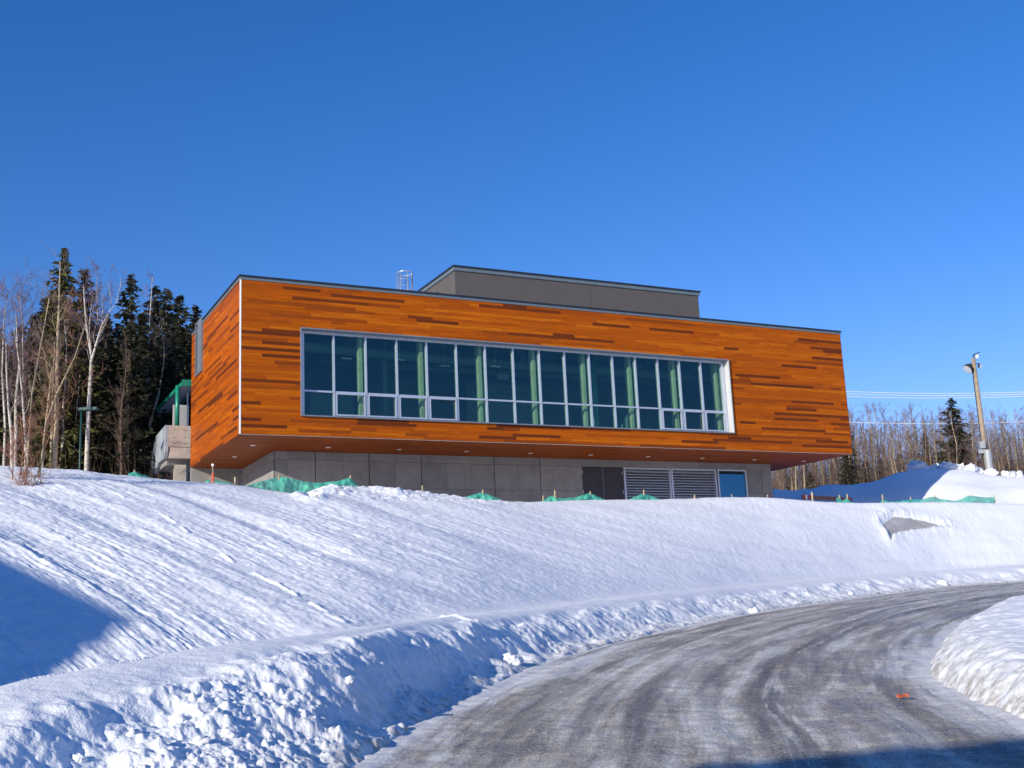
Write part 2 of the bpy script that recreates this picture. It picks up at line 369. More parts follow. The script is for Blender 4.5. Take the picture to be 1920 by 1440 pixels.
# traced features on the slope, filled once the base exists
HOLE = []; SOIL = []; DASH = []
def height(x, y, detail=True):
    x = np.asarray(x, float); y = np.asarray(y, float)
    sh = x.shape; x = x.ravel(); y = y.ravel()
    a = np.degrees(np.arctan2(x, y)); r = np.hypot(x, y)
    R, Z = rows(a)
    K = len(R)
    for i in range(1, K): R[i] = np.maximum(R[i], R[i-1]+.05)
    S = (Z[1:]-Z[:-1])/(R[1:]-R[:-1])
    Mm = np.zeros_like(Z)
    Mm[0] = 0; Mm[-1] = S[-1]
    pr = S[1:]*S[:-1]
    Mm[1:-1] = np.where(pr > 0, 2*pr/(S[1:]+S[:-1]+1e-12*np.sign(S[1:]+S[:-1]+1e-15)), 0)
    z = plane(y)-.12
    for i in range(K-1):
        m = (r >= R[i]) & (r < R[i+1])
        if not m.any(): continue
        h = R[i+1][m]-R[i][m]; t = (r[m]-R[i][m])/h
        z[m] = (2*t**3-3*t*t+1)*Z[i][m]+(t**3-2*t*t+t)*h*Mm[i][m]+(-2*t**3+3*t*t)*Z[i+1][m]+(t**3-t*t)*h*Mm[i+1][m]
    z[r >= R[-1]] = 9
    near = r < R[0]
    ins = inside(x, y)
    dr = poly_dist(x, y, RE)
    bank = near & ~ins
    hb = .52*(1-np.exp(-dr/.32))+.12*(1-np.exp(-dr/3))+.05*fbm(x*1.1, y*1.1, 4, 5)+.10*fbm(x*4, y*4, 3, 7)*np.exp(-dr/1.2)
    hb = np.where(poly_dist(x, y, LE) < dr, .10, hb)
    z = np.where(bank, plane(y)+hb-.06, z)
    if not detail: return z.reshape(sh)
    e = R[0]; cr = R[11]; t = np.clip((r-R[6])/(cr-R[6]), 0, 1.15)
    onsl = sstep(-.05, .12, t)*(1-sstep(.95, 1.08, t))*(r > R[5])
    c = a+(23+4*sstep(-10, 10, a))*t-3*t*t
    left = 1-sstep(-12, 4, a)
    gro = fbm(c*.42, t*1.1+3, 2, 11)
    fine = fbm(c*2.6, t*5, 3, 21)
    fine2 = fbm(c*8.0, t*45, 2, 31)
    z = z+onsl*(1-.75*sstep(.75, .95, t))*(gro*(.08+.12*left)+(fine*(.010+.012*left)+fine2*(.008+.008*left))*(.5+1.3*sstep(-.25, .3, fbm(x*.22, y*.22, 2, 37))))
    z = z+onsl*((.016+.008*left)*fbm(x*4.5, y*4.5, 3, 33, .6)+.010*noise2(x*13, y*13, 35))
    gen = (r > R[5])
    z = z+gen*(.04*fbm(x*.5, y*.5, 2, 41)+.008*fbm(x*3.1, y*3.1, 3, 43))
    # rubble between the road and the cut edge
    rub = sstep(-.1, .9, r-R[1])*(1-sstep(-.6, .25, r-R[4]))
    ck = fbm(x*1.6, y*1.6, 3, 51, .55)
    ck2 = np.sqrt(np.maximum(noise2(x*7.0+2*noise2(x*2, y*2, 3), y*7.0, 57)-.27, 0))+.9*np.sqrt(np.maximum(noise2(x*15, y*15, 59)-.14, 0))+.6*np.sqrt(np.maximum(noise2(x*26, y*26, 62)-.08, 0))
    amp = .85+.15*left
    z = z+rub*(ck*.15+ck2*.046*(.4+sstep(-.2, .3, fbm(x*.9, y*.9, 2, 58)))+.03*fbm(x*9, y*9, 3, 60))*amp
    cutn = sstep(-.9, -.1, r-R[4])*(1-sstep(0, .9, r-R[4]))
    z = z+cutn*.14*fbm(x*1.1, y*1.1, 4, 61, .6)
    topz = sstep(0, 1, r-R[4])*(1-sstep(-1, 1, r-R[6]))
    z = z+topz*.02*fbm(x*1.6, y*1.6, 3, 63)
    edge = np.exp(-((r-R[1])/.45)**2)
    z = z+edge*.11*fbm(x*3, y*3, 4, 65, .6)
    # broken crust along the crest right of the netting
    br = sstep(-12, -9.5, a)*(1-sstep(-4, 2, a))*sstep(.80, .9, t)*(1-sstep(1.0, 1.12, r/cr))
    z = z+br*(.16*np.maximum(fbm(x*.9, y*.9, 3, 71, .55), -.15)+.14*np.abs(fbm(x*3, y*3, 3, 73))-.04)
    # ploughed lumps on the mound
    md = sstep(8, 12, a)*np.exp(-((r-R[15]-1.0)/2.0)**2)
    z = z+md*.35*np.maximum(fbm(x*.8, y*.8, 4, 75, .6), 0)
    for P, dep, soft in HOLE:
        q = inside(x, y, P); d = poly_dist(x, y, np.vstack([P, P[:1]]))
        rim = np.exp(-((d)/.35)**2)*.10*(1+fbm(x*3, y*3, 3, 81))
        z = z+rim*(~q)-np.where(q, dep*sstep(0, soft, d+.1*fbm(x*4, y*4, 3, 83)), 0)
    for P in DASH:
        near_ = (r > 8) & (a < 8)
        d = np.full(x.shape, 9.)
        d[near_] = poly_dist(x[near_], y[near_], P)
        z = z+.045*np.exp(-(d/.05)**2)
    return z.reshape(sh)
def on_ground(X, Y, lo=6, hi=75):
    v = ray(X, Y); hh = math.hypot(v[0], v[1]); rs = np.linspace(lo, hi, 1500)
    P = rs[:, None]*np.array([v[0], v[1]])/hh
    g = height(P[:, 0], P[:, 1], False); zr = rs*v[2]/hh
    k = np.argmax(g >= zr)
    return P[k, 0], P[k, 1]
_h = [on_ground(*p) for p in [(1648, 975), (1672, 963), (1702, 965), (1728, 970), (1760, 978), (1792, 986), (1760, 989), (1735, 992), (1705, 995), (1688, 997), (1679, 1003), (1670, 1016), (1664, 998), (1656, 985)]]
_s = [on_ground(*p) for p in [(560, 929), (578, 926), (602, 929), (604, 934), (590, 941), (575, 936)]]
_d = [[on_ground(*p) for p in q] for q in ([(340, 990), (352, 1000)], [(416, 1038), (438, 1052)], [(478, 1072), (515, 1092)], [(520, 1092), (557, 1116)], [(583, 1133), (615, 1150)], [(613, 1154), (645, 1170)], [(830, 1155), (865, 1160), (903, 1178)], [(210, 925), (232, 934)], [(300, 965), (330, 982)])]
HOLE = [(np.array(_h), .24, .2), (np.array(_s), .35, .5)]
DASH = [np.array(q) for q in _d]

azs = np.concatenate([np.linspace(-180, -32, 90, endpoint=False), np.linspace(-32, 32, 1250, endpoint=False), np.linspace(32, 180, 90)])
rs = np.concatenate([np.linspace(.3, 5.5, 40, endpoint=False), np.geomspace(5.5, 68, 860, endpoint=False), np.geomspace(68, 110, 160, endpoint=False), np.geomspace(110, 1500, 26)])
AZ, RR = np.meshgrid(azs, rs)
X = RR*np.sin(np.radians(AZ)); Y = RR*np.cos(np.radians(AZ))
Zg = height(X, Y)
nA, nR = len(azs), len(rs)
V = np.stack([X.ravel(), Y.ravel(), Zg.ravel()], -1)
I = np.arange(nA*nR).reshape(nR, nA)
Fq = np.stack([I[:-1, :-1], I[:-1, 1:], I[1:, 1:], I[1:, :-1]], -1).reshape(-1, 4)[:, ::-1]
c0 = len(V); V = np.vstack([V, [[0, 0, float(plane(np.array(0.)))-.12]]])
gr = tag(mk_np('snow_ground', V, Fq, None), kind='structure')
_near = (np.hypot(V[:, 0], V[:, 1]) < 80); dd = np.full(len(V), 9., np.float32)
dd[_near] = np.minimum(poly_dist(V[_near, 0], V[_near, 1], RE)*.8, poly_dist(V[_near, 0], V[_near, 1], LE))
da = gr.data.attributes.new('grit', 'FLOAT', 'POINT'); da.data.foreach_set('value', np.exp(-dd/.42).astype(np.float32))
M_sg = snow_mat('ground_snow', 0, .035); _nt = M_sg.node_tree; _b = _nt.nodes['Principled BSDF']
_src = _b.inputs['Base Color'].links[0].from_socket; _ga = N(_nt, 'ShaderNodeAttribute', attribute_name='grit')
_f = mathn(_nt, 'MULTIPLY', _ga.outputs['Fac'], ramp(_nt, nz(_nt, mapped(_nt, (1, 1, 1)), 7, 6, .7), [(.40, (.05,)*3), (.62, (1,)*3)]))
_nt.links.new(mixc(_nt, mathn(_nt, 'MINIMUM', _f, .8), _src, (.33, .28, .22)), _b.inputs['Base Color']); gr.data.materials.append(M_sg)
def gz(x, y): return float(height(np.array([x]), np.array([y]))[0])
# road sheet
def road_mat():
    m, nt, b = new_mat('icy_asphalt')
    uv = mapped(nt, (1, 1, 1), 'UV'); ob = mapped(nt, (1, 1, 1))
    st = N(nt, 'ShaderNodeMapping'); st.inputs['Scale'].default_value = (2.3, .16, 1); nt.links.new(uv, st.inputs[0])
    st2 = N(nt, 'ShaderNodeMapping'); st2.inputs['Scale'].default_value = (9, .7, 1); nt.links.new(uv, st2.inputs[0])
    s1 = nz(nt, st.outputs[0], 1, 6, .6, .5); s2 = nz(nt, st2.outputs[0], 1, 5, .6, .3)
    f = nz(nt, ob, 26, 4, .7); g = nz(nt, ob, 1.1, 5, .6)
    col = ramp(nt, mathn(nt, 'ADD', mathn(nt, 'MULTIPLY', s1, .6), mathn(nt, 'ADD', mathn(nt, 'MULTIPLY', s2, .22), mathn(nt, 'MULTIPLY', g, .25))),
               [(.43, (.10, .08, .062)), (.485, (.24, .205, .165)), (.525, (.40, .355, .295)), (.565, (.55, .51, .44)), (.61, (.76, .73, .67))])
    col = mixc(nt, ramp(nt, f, [(.46, (.0,)*3), (.60, (.6,)*3)]), col, (.62, .59, .53))
    col = mixc(nt, ramp(nt, nz(nt, ob, 40, 3, .7), [(.53, (.0,)*3), (.62, (.8,)*3)]), col, (.06, .048, .036))
    # packed snow towards both edges (it lies there)
    ea = N(nt, 'ShaderNodeAttribute', attribute_name='edge')
    tk = N(nt, 'ShaderNodeAttribute', attribute_name='track')
    tkn = mathn(nt, 'MULTIPLY', tk.outputs['Fac'], ramp(nt, nz(nt, st.outputs[0], 2.2, 5, .7), [(.38, (.05,)*3), (.52, (1,)*3)]))
    col = mixc(nt, mathn(nt, 'MULTIPLY', tkn, .92), col, (.065, .056, .048))
    col = mixc(nt, ramp(nt, nz(nt, ob, 95, 2, .6), [(.35, (.45,)*3), (.55, (0, 0, 0))]), col, (.75, .74, .72))
    ed = mathn(nt, 'ADD', ea.outputs['Fac'], mathn(nt, 'MULTIPLY', mathn(nt, 'SUBTRACT', s1, .5), 2.2))
    ed = mathn(nt, 'ADD', ed, mathn(nt, 'MULTIPLY', mathn(nt, 'SUBTRACT', f, .5), .8))
    col = mixc(nt, ramp(nt, ed, [(.38, (0, 0, 0)), (.85, (.9,)*3)]), col, (.74, .73, .72))
    nt.links.new(col, b.inputs['Base Color'])
    nt.links.new(ramp(nt, g, [(.4, (.35,)*3), (.6, (.7,)*3)]), b.inputs['Roughness']); b.inputs['Specular IOR Level'].default_value = .12
    h = mathn(nt, 'ADD', mathn(nt, 'MULTIPLY', s2, .5), mathn(nt, 'MULTIPLY', f, .6))
    bump(nt, b, h, .7, .03); return m
nu, nv = 150, 900
Lr = resample(L14, nv); Rr = resample(R14, nv)
# keep dense rows near the camera
tv = np.concatenate([np.linspace(0, 3, 60, endpoint=False), np.linspace(3, 13, nv-60)])
def res_at(P, ts):
    P = np.array(P, float); k = len(P); i = np.minimum(ts.astype(int), k-2); f = (ts-i)[:, None]
    p0 = P[np.maximum(i-1, 0)]; p1 = P[i]; p2 = P[i+1]; p3 = P[np.minimum(i+2, k-1)]
    return .5*((2*p1)+(-p0+p2)*f+(2*p0-5*p1+4*p2-p3)*f*f+(-p0+3*p1-3*p2+p3)*f**3)
Lr = res_at(L14, tv); Rr = res_at(R14, tv)
uu = np.linspace(0, 1, nu)
wd = np.linalg.norm(Rr-Lr, axis=1)
Lx = Lr+(Lr-Rr)/wd[:, None]*.9; Rx = Rr+(Rr-Lr)/wd[:, None]*.9
PX = Lx[:, None, :]*(1-uu)[None, :, None]+Rx[:, None, :]*uu[None, :, None]
mid = (Lr+Rr)/2; al = np.concatenate([[0], np.cumsum(np.linalg.norm(np.diff(mid, axis=0), axis=1))])
UU = uu[None, :]*(wd[:, None]+1.8); VV = np.repeat(al[:, None], nu, 1)
rut = .028*fbm(UU*1.3, VV*.10, 3, 91)+.03*fbm(UU*3.5, VV*.5, 4, 93)+.022*fbm(PX[..., 0]*6, PX[..., 1]*6, 3, 95)
PZ = plane(PX[..., 1])+rut
I = np.arange(nu*nv).reshape(nv, nu)
Fr = np.stack([I[:-1, :-1], I[:-1, 1:], I[1:, 1:], I[1:, :-1]], -1).reshape(-1, 4)
road = mk_np('road', np.stack([PX[..., 0].ravel(), PX[..., 1].ravel(), PZ.ravel()], -1), Fr, None)
road.data.materials.append(road_mat()); tag(road, kind='structure')
uvl = road.data.uv_layers.new(name='UVMap'); uvv = np.stack([UU.ravel(), VV.ravel()], -1)[Fr.ravel()]
uvl.data.foreach_set('uv', uvv.astype(np.float32).ravel())
fu = (UU-.9)/wd[:, None]; fw_ = fu+.025*fbm(VV*.12, VV*0+3, 2, 9)
trk = 1.0*np.exp(-((fw_-.64)/.045)**2)+.6*np.exp(-((fw_-.40)/.035)**2)+.55*np.exp(-((fw_-.19)/.03)**2)+.7*np.exp(-((fw_-.88)/.05)**2)+.35*np.exp(-((fw_-.52)/.02)**2)+.4*np.exp(-((fw_-.29)/.02)**2)+.4*np.exp(-((fw_-.75)/.02)**2)
tra = road.data.attributes.new('track', 'FLOAT', 'POINT'); tra.data.foreach_set('value', trk.ravel().astype(np.float32))
ed = np.exp(-(np.minimum(UU-.9, wd[:, None]+.9-UU).clip(0)/.55))
ea = road.data.attributes.new('edge', 'FLOAT', 'POINT'); ea.data.foreach_set('value', ed.ravel().astype(np.float32))
# the grey tarp lying bare in the hole of the snow crust
hp = np.array(_h); hc = hp.mean(0)
gx, gy = np.meshgrid(np.linspace(hp[:, 0].min()-.6, hp[:, 0].max()+.6, 40), np.linspace(hp[:, 1].min()-.6, hp[:, 1].max()+.6, 40))
tz = height(gx, gy, False)-.11+.03*fbm(gx*2, gy*.6, 3, 97)
I = np.arange(1600).reshape(40, 40)
tp = mk_np('tarp', np.stack([gx.ravel(), gy.ravel(), tz.ravel()], -1), np.stack([I[:-1, :-1], I[:-1, 1:], I[1:, 1:], I[1:, :-1]], -1).reshape(-1, 4), M_tarp)
md_ = tp.modifiers.new('t', 'SOLIDIFY'); md_.thickness = .03; md_.offset = -1
tag(tp, 'bare grey insulated tarp showing through a broken hole in the snow crust', 'tarp')
# dark soil clod
def lump(name, c, sx, sy, sz, mat, seed, sub=3, rough=.35):
    import bmesh
    bm = bmesh.new(); bmesh.ops.create_icosphere(bm, subdivisions=sub, radius=1)
    rg = random.Random(seed); ox, oy = rg.uniform(0, 99), rg.uniform(0, 99)
    co = np.array([v.co[:] for v in bm.verts])
    d = fbm(co[:, 0]*1.7+ox+co[:, 2]*2.3, co[:, 1]*1.7+oy-co[:, 2]*1.1, 4, seed, .6)
    for v, q in zip(bm.verts, d):
        v.co = Vector((v.co.x*sx, v.co.y*sy, v.co.z*sz))*(1+rough*2*q)
    me = bpy.data.meshes.new(name); bm.to_mesh(me); bm.free(); me.materials.append(mat); me.shade_smooth()
    o = bpy.data.objects.new(name, me); COL.objects.link(o); o.location = c; return o
sp_ = np.array(_s).mean(0)
tag(lump('soil_clod', (sp_[0], sp_[1], gz(*sp_)-.10), .55, .45, .28, M_soil, 5, 4, .5), 'dark brown soil patch bared in the snow crest below the green netting', 'soil')

# ------------------------------------------------------------------ building
A = np.array([-10.56607, 43.82508, 7.63404]); YAW = math.atan2(.45203627, .89199956)
DV = np.array([.89199956, .45203627, 0]); NV = np.array([-.45203627, .89199956, 0])
def onfront(X, Y, off=0.):
    v = ray(X, Y); t = ((A+off*NV)@NV)/(v@NV); P = v*t-A; return P@DV, P[2]
def wpos(x, y, z): return A+DV*x+NV*y+np.array([0, 0, z])
BL, BD, BH = 30.89, 9.5, 6.2
bld = empty('timber_clad_building', tuple(A), YAW)
tag(bld, 'long orange timber clad building with ribbon window cantilevered over a concrete base', 'building')
rnd = random.Random(4)
HB = .1292
WX0, WX1, WZ0, WZ1 = 2.39, 23.57, .775, 4.40
dark = []
for (x0, y0, x1, y1) in [(547,559,690,571),(620,554,757,567),(490,616,562,622),(452,623,562,630),(490,640,562,644),(490,664,562,671),(450,715,562,719),(450,757,488,759),(450,785,488,788),(530,540,600,545),(673,793,780,802),(780,603,856,608),(897,572,1050,585),(952,625,1150,643),(1110,608,1180,614),(930,798,1067,803),(960,817,1050,821),(897,820,967,823),(1217,620,1299,625),(1495,637,1575,643),(1518,653,1577,657),(1521,671,1577,675),(1378,703,1462,707),(1407,719,1525,726),(1483,751,1562,755),(1451,777,1543,782),(1451,786,1532,790),(1387,794,1413,795),(1427,806,1547,810),(1464,685,1530,691),(1277,828,1346,831),(1557,796,1600,798),(1503,836,1600,842),(1473,764,1530,768)]:
    a0, z0 = onfront(x0, y0); a1, z1 = onfront(x1, y1)
    dark.append((int(((z0+z1)/2)/HB), a0, a1))
def board_rows(length, nrow, rng, special=(), pd=.035):
    out = []
    for k in range(nrow):
        x = -rng.uniform(0, 2); drift = rng.uniform(-.08, .08)
        sp = sorted([(a, b) for (q, a, b) in special if q == k])
        segs = []
        while x < length:
            l = rng.choice([rng.uniform(.5, 1.5), rng.uniform(1.2, 3.2), rng.uniform(2.5, 4.8)])
            t = .46+.5*rng.betavariate(2.0, 2.1)+.05*math.sin(k*1.7)
            if rng.random() < pd: t = rng.uniform(.05, .25)
            elif rng.random() < .11: t = rng.uniform(.28, .44)
            segs.append([max(x, 0), min(x+l, length), min(1, max(0, t+drift))]); x += l
        for a, b in sp:
            ns = []
            a, b = max(a, 0), min(b, length)
            for s in segs:
                if s[0] < a <= s[0]+.1: a = s[0]
                if s[1]-.1 <= b < s[1]: b = s[1]
            for s in segs:
                if s[1] <= a or s[0] >= b: ns.append(s); continue
                if s[0] < a-.001: ns.append([s[0], a, s[2]])
                if s[1] > b+.001: ns.append([b, s[1], s[2]])
            ns.append([max(a, 0), min(b, length), rng.uniform(.03, .16)]); segs = ns
        out += [(k, s[0], s[1], s[2]) for s in segs if s[1]-s[0] > .004]
    return out
TH = .022
mb = MB()
for k, a, b, t in board_rows(BL-.04, 48, rnd, dark):
    z0, z1 = k*HB+.0015, (k+1)*HB-.0015
    pcs = [(a+.02, b+.02)]
    if z1 > WZ0+.02 and z0 < WZ1-.02:
        zz0, zz1 = z0, z1
        if z0 < WZ0 < z1: z1 = WZ0+.02
        elif z0 < WZ1 < z1: z0 = WZ1-.02
        else:
            n_ = []
            for (p, q) in pcs:
                if p < WX0+.02: n_.append((p, min(q, WX0+.02)))
                if q > WX1-.02: n_.append((max(p, WX1-.02), q))
            pcs = n_
        if z1-z0 < .02: continue
    for p, q in pcs:
        if q-p > .005: mb.box(p+.0012, q-.0012, -TH-rnd.uniform(0, .002), 0, z0, z1, (t, rnd.random(), rnd.random(), 1))
mb.build('front_cladding', M_wx, bld)
mb = MB(); rl = random.Random(11)
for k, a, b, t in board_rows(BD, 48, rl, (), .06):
    mb.box(-TH-rl.uniform(0, .002), 0, a+.001, b-.001, k*HB+.0015, (k+1)*HB-.0015, (max(0, t-.07), rl.random(), rl.random(), 1))  # left face toned darker in colour to offset its stronger sun
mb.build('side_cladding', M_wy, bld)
mb = MB()
for k, a, b, t in board_rows(BD, 48, rl):
    mb.box(BL, BL+TH, a+.001, b-.001, k*HB+.0015, (k+1)*HB-.0015, (t, rl.random(), rl.random(), 1))
mb.build('side_cladding', M_wy, bld)
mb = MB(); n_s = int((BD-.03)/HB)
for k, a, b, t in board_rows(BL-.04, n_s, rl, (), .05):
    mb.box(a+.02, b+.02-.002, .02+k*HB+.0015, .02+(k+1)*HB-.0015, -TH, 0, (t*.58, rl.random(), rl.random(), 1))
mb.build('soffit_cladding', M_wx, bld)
mb = MB().box(-.035, .02, -.035, .02, -.01, BH)
mb.build('corner_trim', M_white, bld)
MB().box(.03, BL, -.024, -.017, -.0245, -.018).build('drip_edge', M_white, bld)
# carcass
mb = MB()
mb.box(.03, WX0+.02, .002, .25, 0.002, BH-.01).box(WX1-.02, BL-.002, .002, .25, 0.002, BH-.01)
mb.box(WX0+.02, WX1-.02, .002, .25, .002, WZ0+.02).box(WX0+.02, WX1-.02, .002, .25, WZ1-.02, BH-.01)
mb.box(.002, .25, .25, BD, .002, BH-.01).box(BL-.25, BL-.002, .25, BD, .002, BH-.01)
mb.box(.25, BL-.25, BD-.3, BD, .002, BH-.01).box(.25, BL-.25, .25, BD-.3, .002, .3).box(.25, BL-.25, .25, BD-.3, 5.2, BH-.01)
mb.build('wall', M_int, bld)
# roof edge
MB().box(-.04, BL+.03, -.045, .3, BH, BH+.115).box(-.04, .3, .3, BD, BH, BH+.115).box(BL-.3, BL+.03, .3, BD, BH, BH+.115).box(.3, BL-.3, BD-.3, BD, BH, BH+.115).build('fascia', M_cop, bld)
MB().box(-.09, BL+.06, -.095, .32, BH+.117, BH+.185).box(-.09, .32, .32, BD+.05, BH+.117, BH+.185).box(BL-.32, BL+.06, .32, BD+.05, BH+.117, BH+.185).box(.32, BL-.32, BD-.32, BD+.05, BH+.117, BH+.185).build('coping', M_lip, bld, bevel=.01)
gx, gy = np.meshgrid(np.linspace(.33, BL-.33, 80), np.linspace(.33, BD-.33, 30))
I = np.arange(2400).reshape(30, 80)
mk_np('roof', np.stack([gx.ravel(), gy.ravel(), (BH+.06+.08*fbm(gx*.5, gy*.5, 3, 3)).ravel()], -1), np.stack([I[:-1, :-1], I[:-1, 1:], I[1:, 1:], I[1:, :-1]], -1).reshape(-1, 4), M_snow, bld)
# penthouse
px0, px1, py0, py1, pz = 10.42, 24.0, 2.5, 9.2, 8.58
pp = MB(); xs = [px0, 17.6, px1]
pp.box(px0, xs[1]-.01, py0, py1, BH, pz-.22).box(xs[1]+.01, px1, py0, py1, BH, pz-.22).box(xs[1]-.01, xs[1]+.01, py0+.02, py1, BH, pz-.22)
ph = pp.build('rooftop_plant_room', M_gray, bld)
MB().box(px0-.06, px1+.06, py0-.06, py1+.06, pz-.218, pz-.05).build('fascia', M_cop, ph)
MB().box(px0-.12, px1+.12, py0-.12, py1+.12, pz-.048, pz+.02).build('coping', M_lip, ph, bevel=.01)
# ladder cage on the roof
def hoop(mb, cx, cy, z, r, rad, a0=0, a1=2*math.pi, n=20):
    mb.tube([(cx+r*math.cos(a0+(a1-a0)*i/n), cy+r*math.sin(a0+(a1-a0)*i/n), z) for i in range(n+1)], rad, 6)
mb = MB(); cx, cy = 8.52, 3.9
for z in (8.46, 7.55, 6.75): hoop(mb, cx, cy, z, .37, .022)
for i in range(7):
    q = 2*math.pi*i/7+.2; mb.tube([(cx+.37*math.cos(q), cy+.37*math.sin(q), 6.2), (cx+.37*math.cos(q), cy+.37*math.sin(q), 8.46)], .024, 6)
cg = mb.build('safety_cage', M_galv, bld, True)
mb = MB()
for s in (-.17, .17): mb.tube([(cx+s, cy+.05, 6.2), (cx+s, cy+.05, 8.15), (cx+s, cy+.3, 8.3)], .02, 6)
for i in range(7): mb.tube([(cx-.17, cy+.05, 6.4+i*.3), (cx+.17, cy+.05, 6.4+i*.3)], .014, 5)
mb.build('ladder', M_galv, cg, True)
# window
MXS = [2.3, 3.43, 4.65, 5.86, 7.06, 8.28, 9.5, 10.7, 11.86, 13.0, 14.14, 15.24, 16.34, 17.44, 18.53, 19.62, 20.73]
MXS = [v*1.1273 for v in MXS]; MXS[-1] = 23.37; MXS[0] = 2.56
ZB, ZT, ZM = .86, 4.28, 1.88
sr = MB()
sr.box(WX0, WX1, -.125, .30, WZ1-.05, WZ1).box(WX0, WX1, -.125, .30, WZ0, WZ0+.05).box(WX0, WX0+.05, -.125, .30, WZ0+.05, WZ1-.05)
win = empty('window', (0, 0, 0)); win.parent = bld
sr.build('surround', M_alug, win)
MB().box(WX1-.05, WX1, -.123, .30, WZ0+.051, WZ1-.051).build('right_jamb', M_jamb, win)
mb = MB()
mb.box(WX0+.05, WX1-.05, .24, .34, WZ1-.14, WZ1-.05).box(WX0+.05, WX1-.05, .24, .34, WZ0+.05, WZ0+.12)
for i, xm in enumerate(MXS):
    hw = .035 if 0 < i < 16 else .06
    mb.box(xm-hw, xm+hw, .20, .36, WZ0+.12, WZ1-.14)
mb.box(MXS[-1]+.06, WX1-.05, .25, .33, WZ0+.12, WZ1-.14)
for i in range(16): mb.box(MXS[i]+.06, MXS[i+1]-.06, .225, .33, ZM-.035, ZM+.035)
mb.build('frame', M_alu, win)
gl = MB()
for i in range(16):
    gl.add([(MXS[i]+.03, .30, WZ0+.12), (MXS[i+1]-.03, .30, WZ0+.12), (MXS[i+1]-.03, .30, WZ1-.14), (MXS[i]+.03, .30, WZ1-.14)], [(0, 1, 2, 3)])
gl.build('glass', M_glass, win)
for i in (1, 2, 3, 4, 13, 14, 15):
    x0, x1, z0, z1 = MXS[i]+.06, MXS[i+1]-.06, WZ0+.125, ZM-.04
    MB().box(x0, x1, .17, .27, z0, z0+.06).box(x0, x1, .17, .27, z1-.06, z1).box(x0, x0+.055, .17, .27, z0+.06, z1-.06).box(x1-.055, x1, .17, .27, z0+.06, z1-.06).build('sash', M_alu, win)
# inside
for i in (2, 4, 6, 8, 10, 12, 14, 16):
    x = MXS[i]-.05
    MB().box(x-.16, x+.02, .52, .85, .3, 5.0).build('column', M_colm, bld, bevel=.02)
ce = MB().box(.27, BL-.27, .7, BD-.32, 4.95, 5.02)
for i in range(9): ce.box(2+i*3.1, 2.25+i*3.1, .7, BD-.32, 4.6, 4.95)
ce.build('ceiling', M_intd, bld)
dk = MB()
dk.tube([(3, 2.2, 4.2), (14, 3.4, 4.3), (27, 3.4, 4.3)], .22, 12).tube([(5, 5.5, 4.4), (26, 5.5, 4.4)], .16, 10)
for i in range(7): dk.tube([(4+i*3.2, 2.2, 4.35), (5.4+i*3.2, 7, 4.5)], .07, 8)
dk.build('duct', M_int, bld)
for b_ in ((7.0, 7.2, 3, BD-.32, .3, 4.9), (12.5, 16.3, 6.2, 6.35, .3, 4.0), (19.5, 19.65, 2.5, 8, .3, 3.2), (4, 6, 4, 4.15, .3, 2.6)): MB().box(*b_).build('partition', M_int, bld)
MB().tube([(17.9, 3.2, .3), (17.9, 3.2, 4.9)], .16, 12).tube([(18.9, 5, .3), (18.9, 5, 4.9)], .16, 12).build('round_column', M_green, bld)
def lit_mat(name, col, s):
    m, nt, b = new_mat(name); b.inputs['Base Color'].default_value = (*col, 1); b.inputs['Emission Color'].default_value = (*col, 1); b.inputs['Emission Strength'].default_value = s; return m
M_bulb = lit_mat('lit_lamp', (1, .85, .6), 14)
for x, y in ((3.35, .62), (12.0, .62), (20.5, .62)):
    lm = MB(); lm.tube([(x, y+.3, 4.93), (x, y+.3, 4.86)], [.06, .045], 10); lm.build('ceiling_lamp', M_bulb, bld)
MB().box(12.15, 12.7, 2.0, 2.05, 3.25, 3.5).build('hanging_sign', M_int, bld)
for i, (x, y) in enumerate([(5.2, 2.6), (7.5, 2.2), (9.9, 2.8), (12.2, 2.3), (22.4, 2.6), (24.3, 2.2)]):
    hoopm = MB(); hoopm.tube([(x-.25, y, 3.9), (x+.25, y, 3.9)], .03, 6).tube([(x, y, 3.9), (x, y, 4.95)], .01, 4); hoopm.build('pendant_light', M_lamp, bld)
# soffit lights
for x, y in [(1.13, 2.56), (1.13, 5.76)]+[(4.32+3.2*i, 2.55) for i in range(9)]:
    l = MB(); l.tube([(x, y, -TH-.012), (x, y, -TH)], .115, 16); l.build('downlight', M_lamp, bld, False)
# left wall window box
wb = MB().box(-.12, -TH-.003, 6.95, 7.75, 3.98, 6.46).box(-.12, -TH-.003, 8.2, 8.28, 3.98, 6.46).box(-.12, -TH-.003, 7.75, 8.2, 6.38, 6.46).box(-.12, -TH-.003, 7.75, 8.2, 3.98, 4.06)
wbo = wb.build('side_window', M_alug, bld)
MB().box(-.06, -TH-.004, 7.755, 8.195, 4.065, 6.375).build('glass', M_dark, wbo)
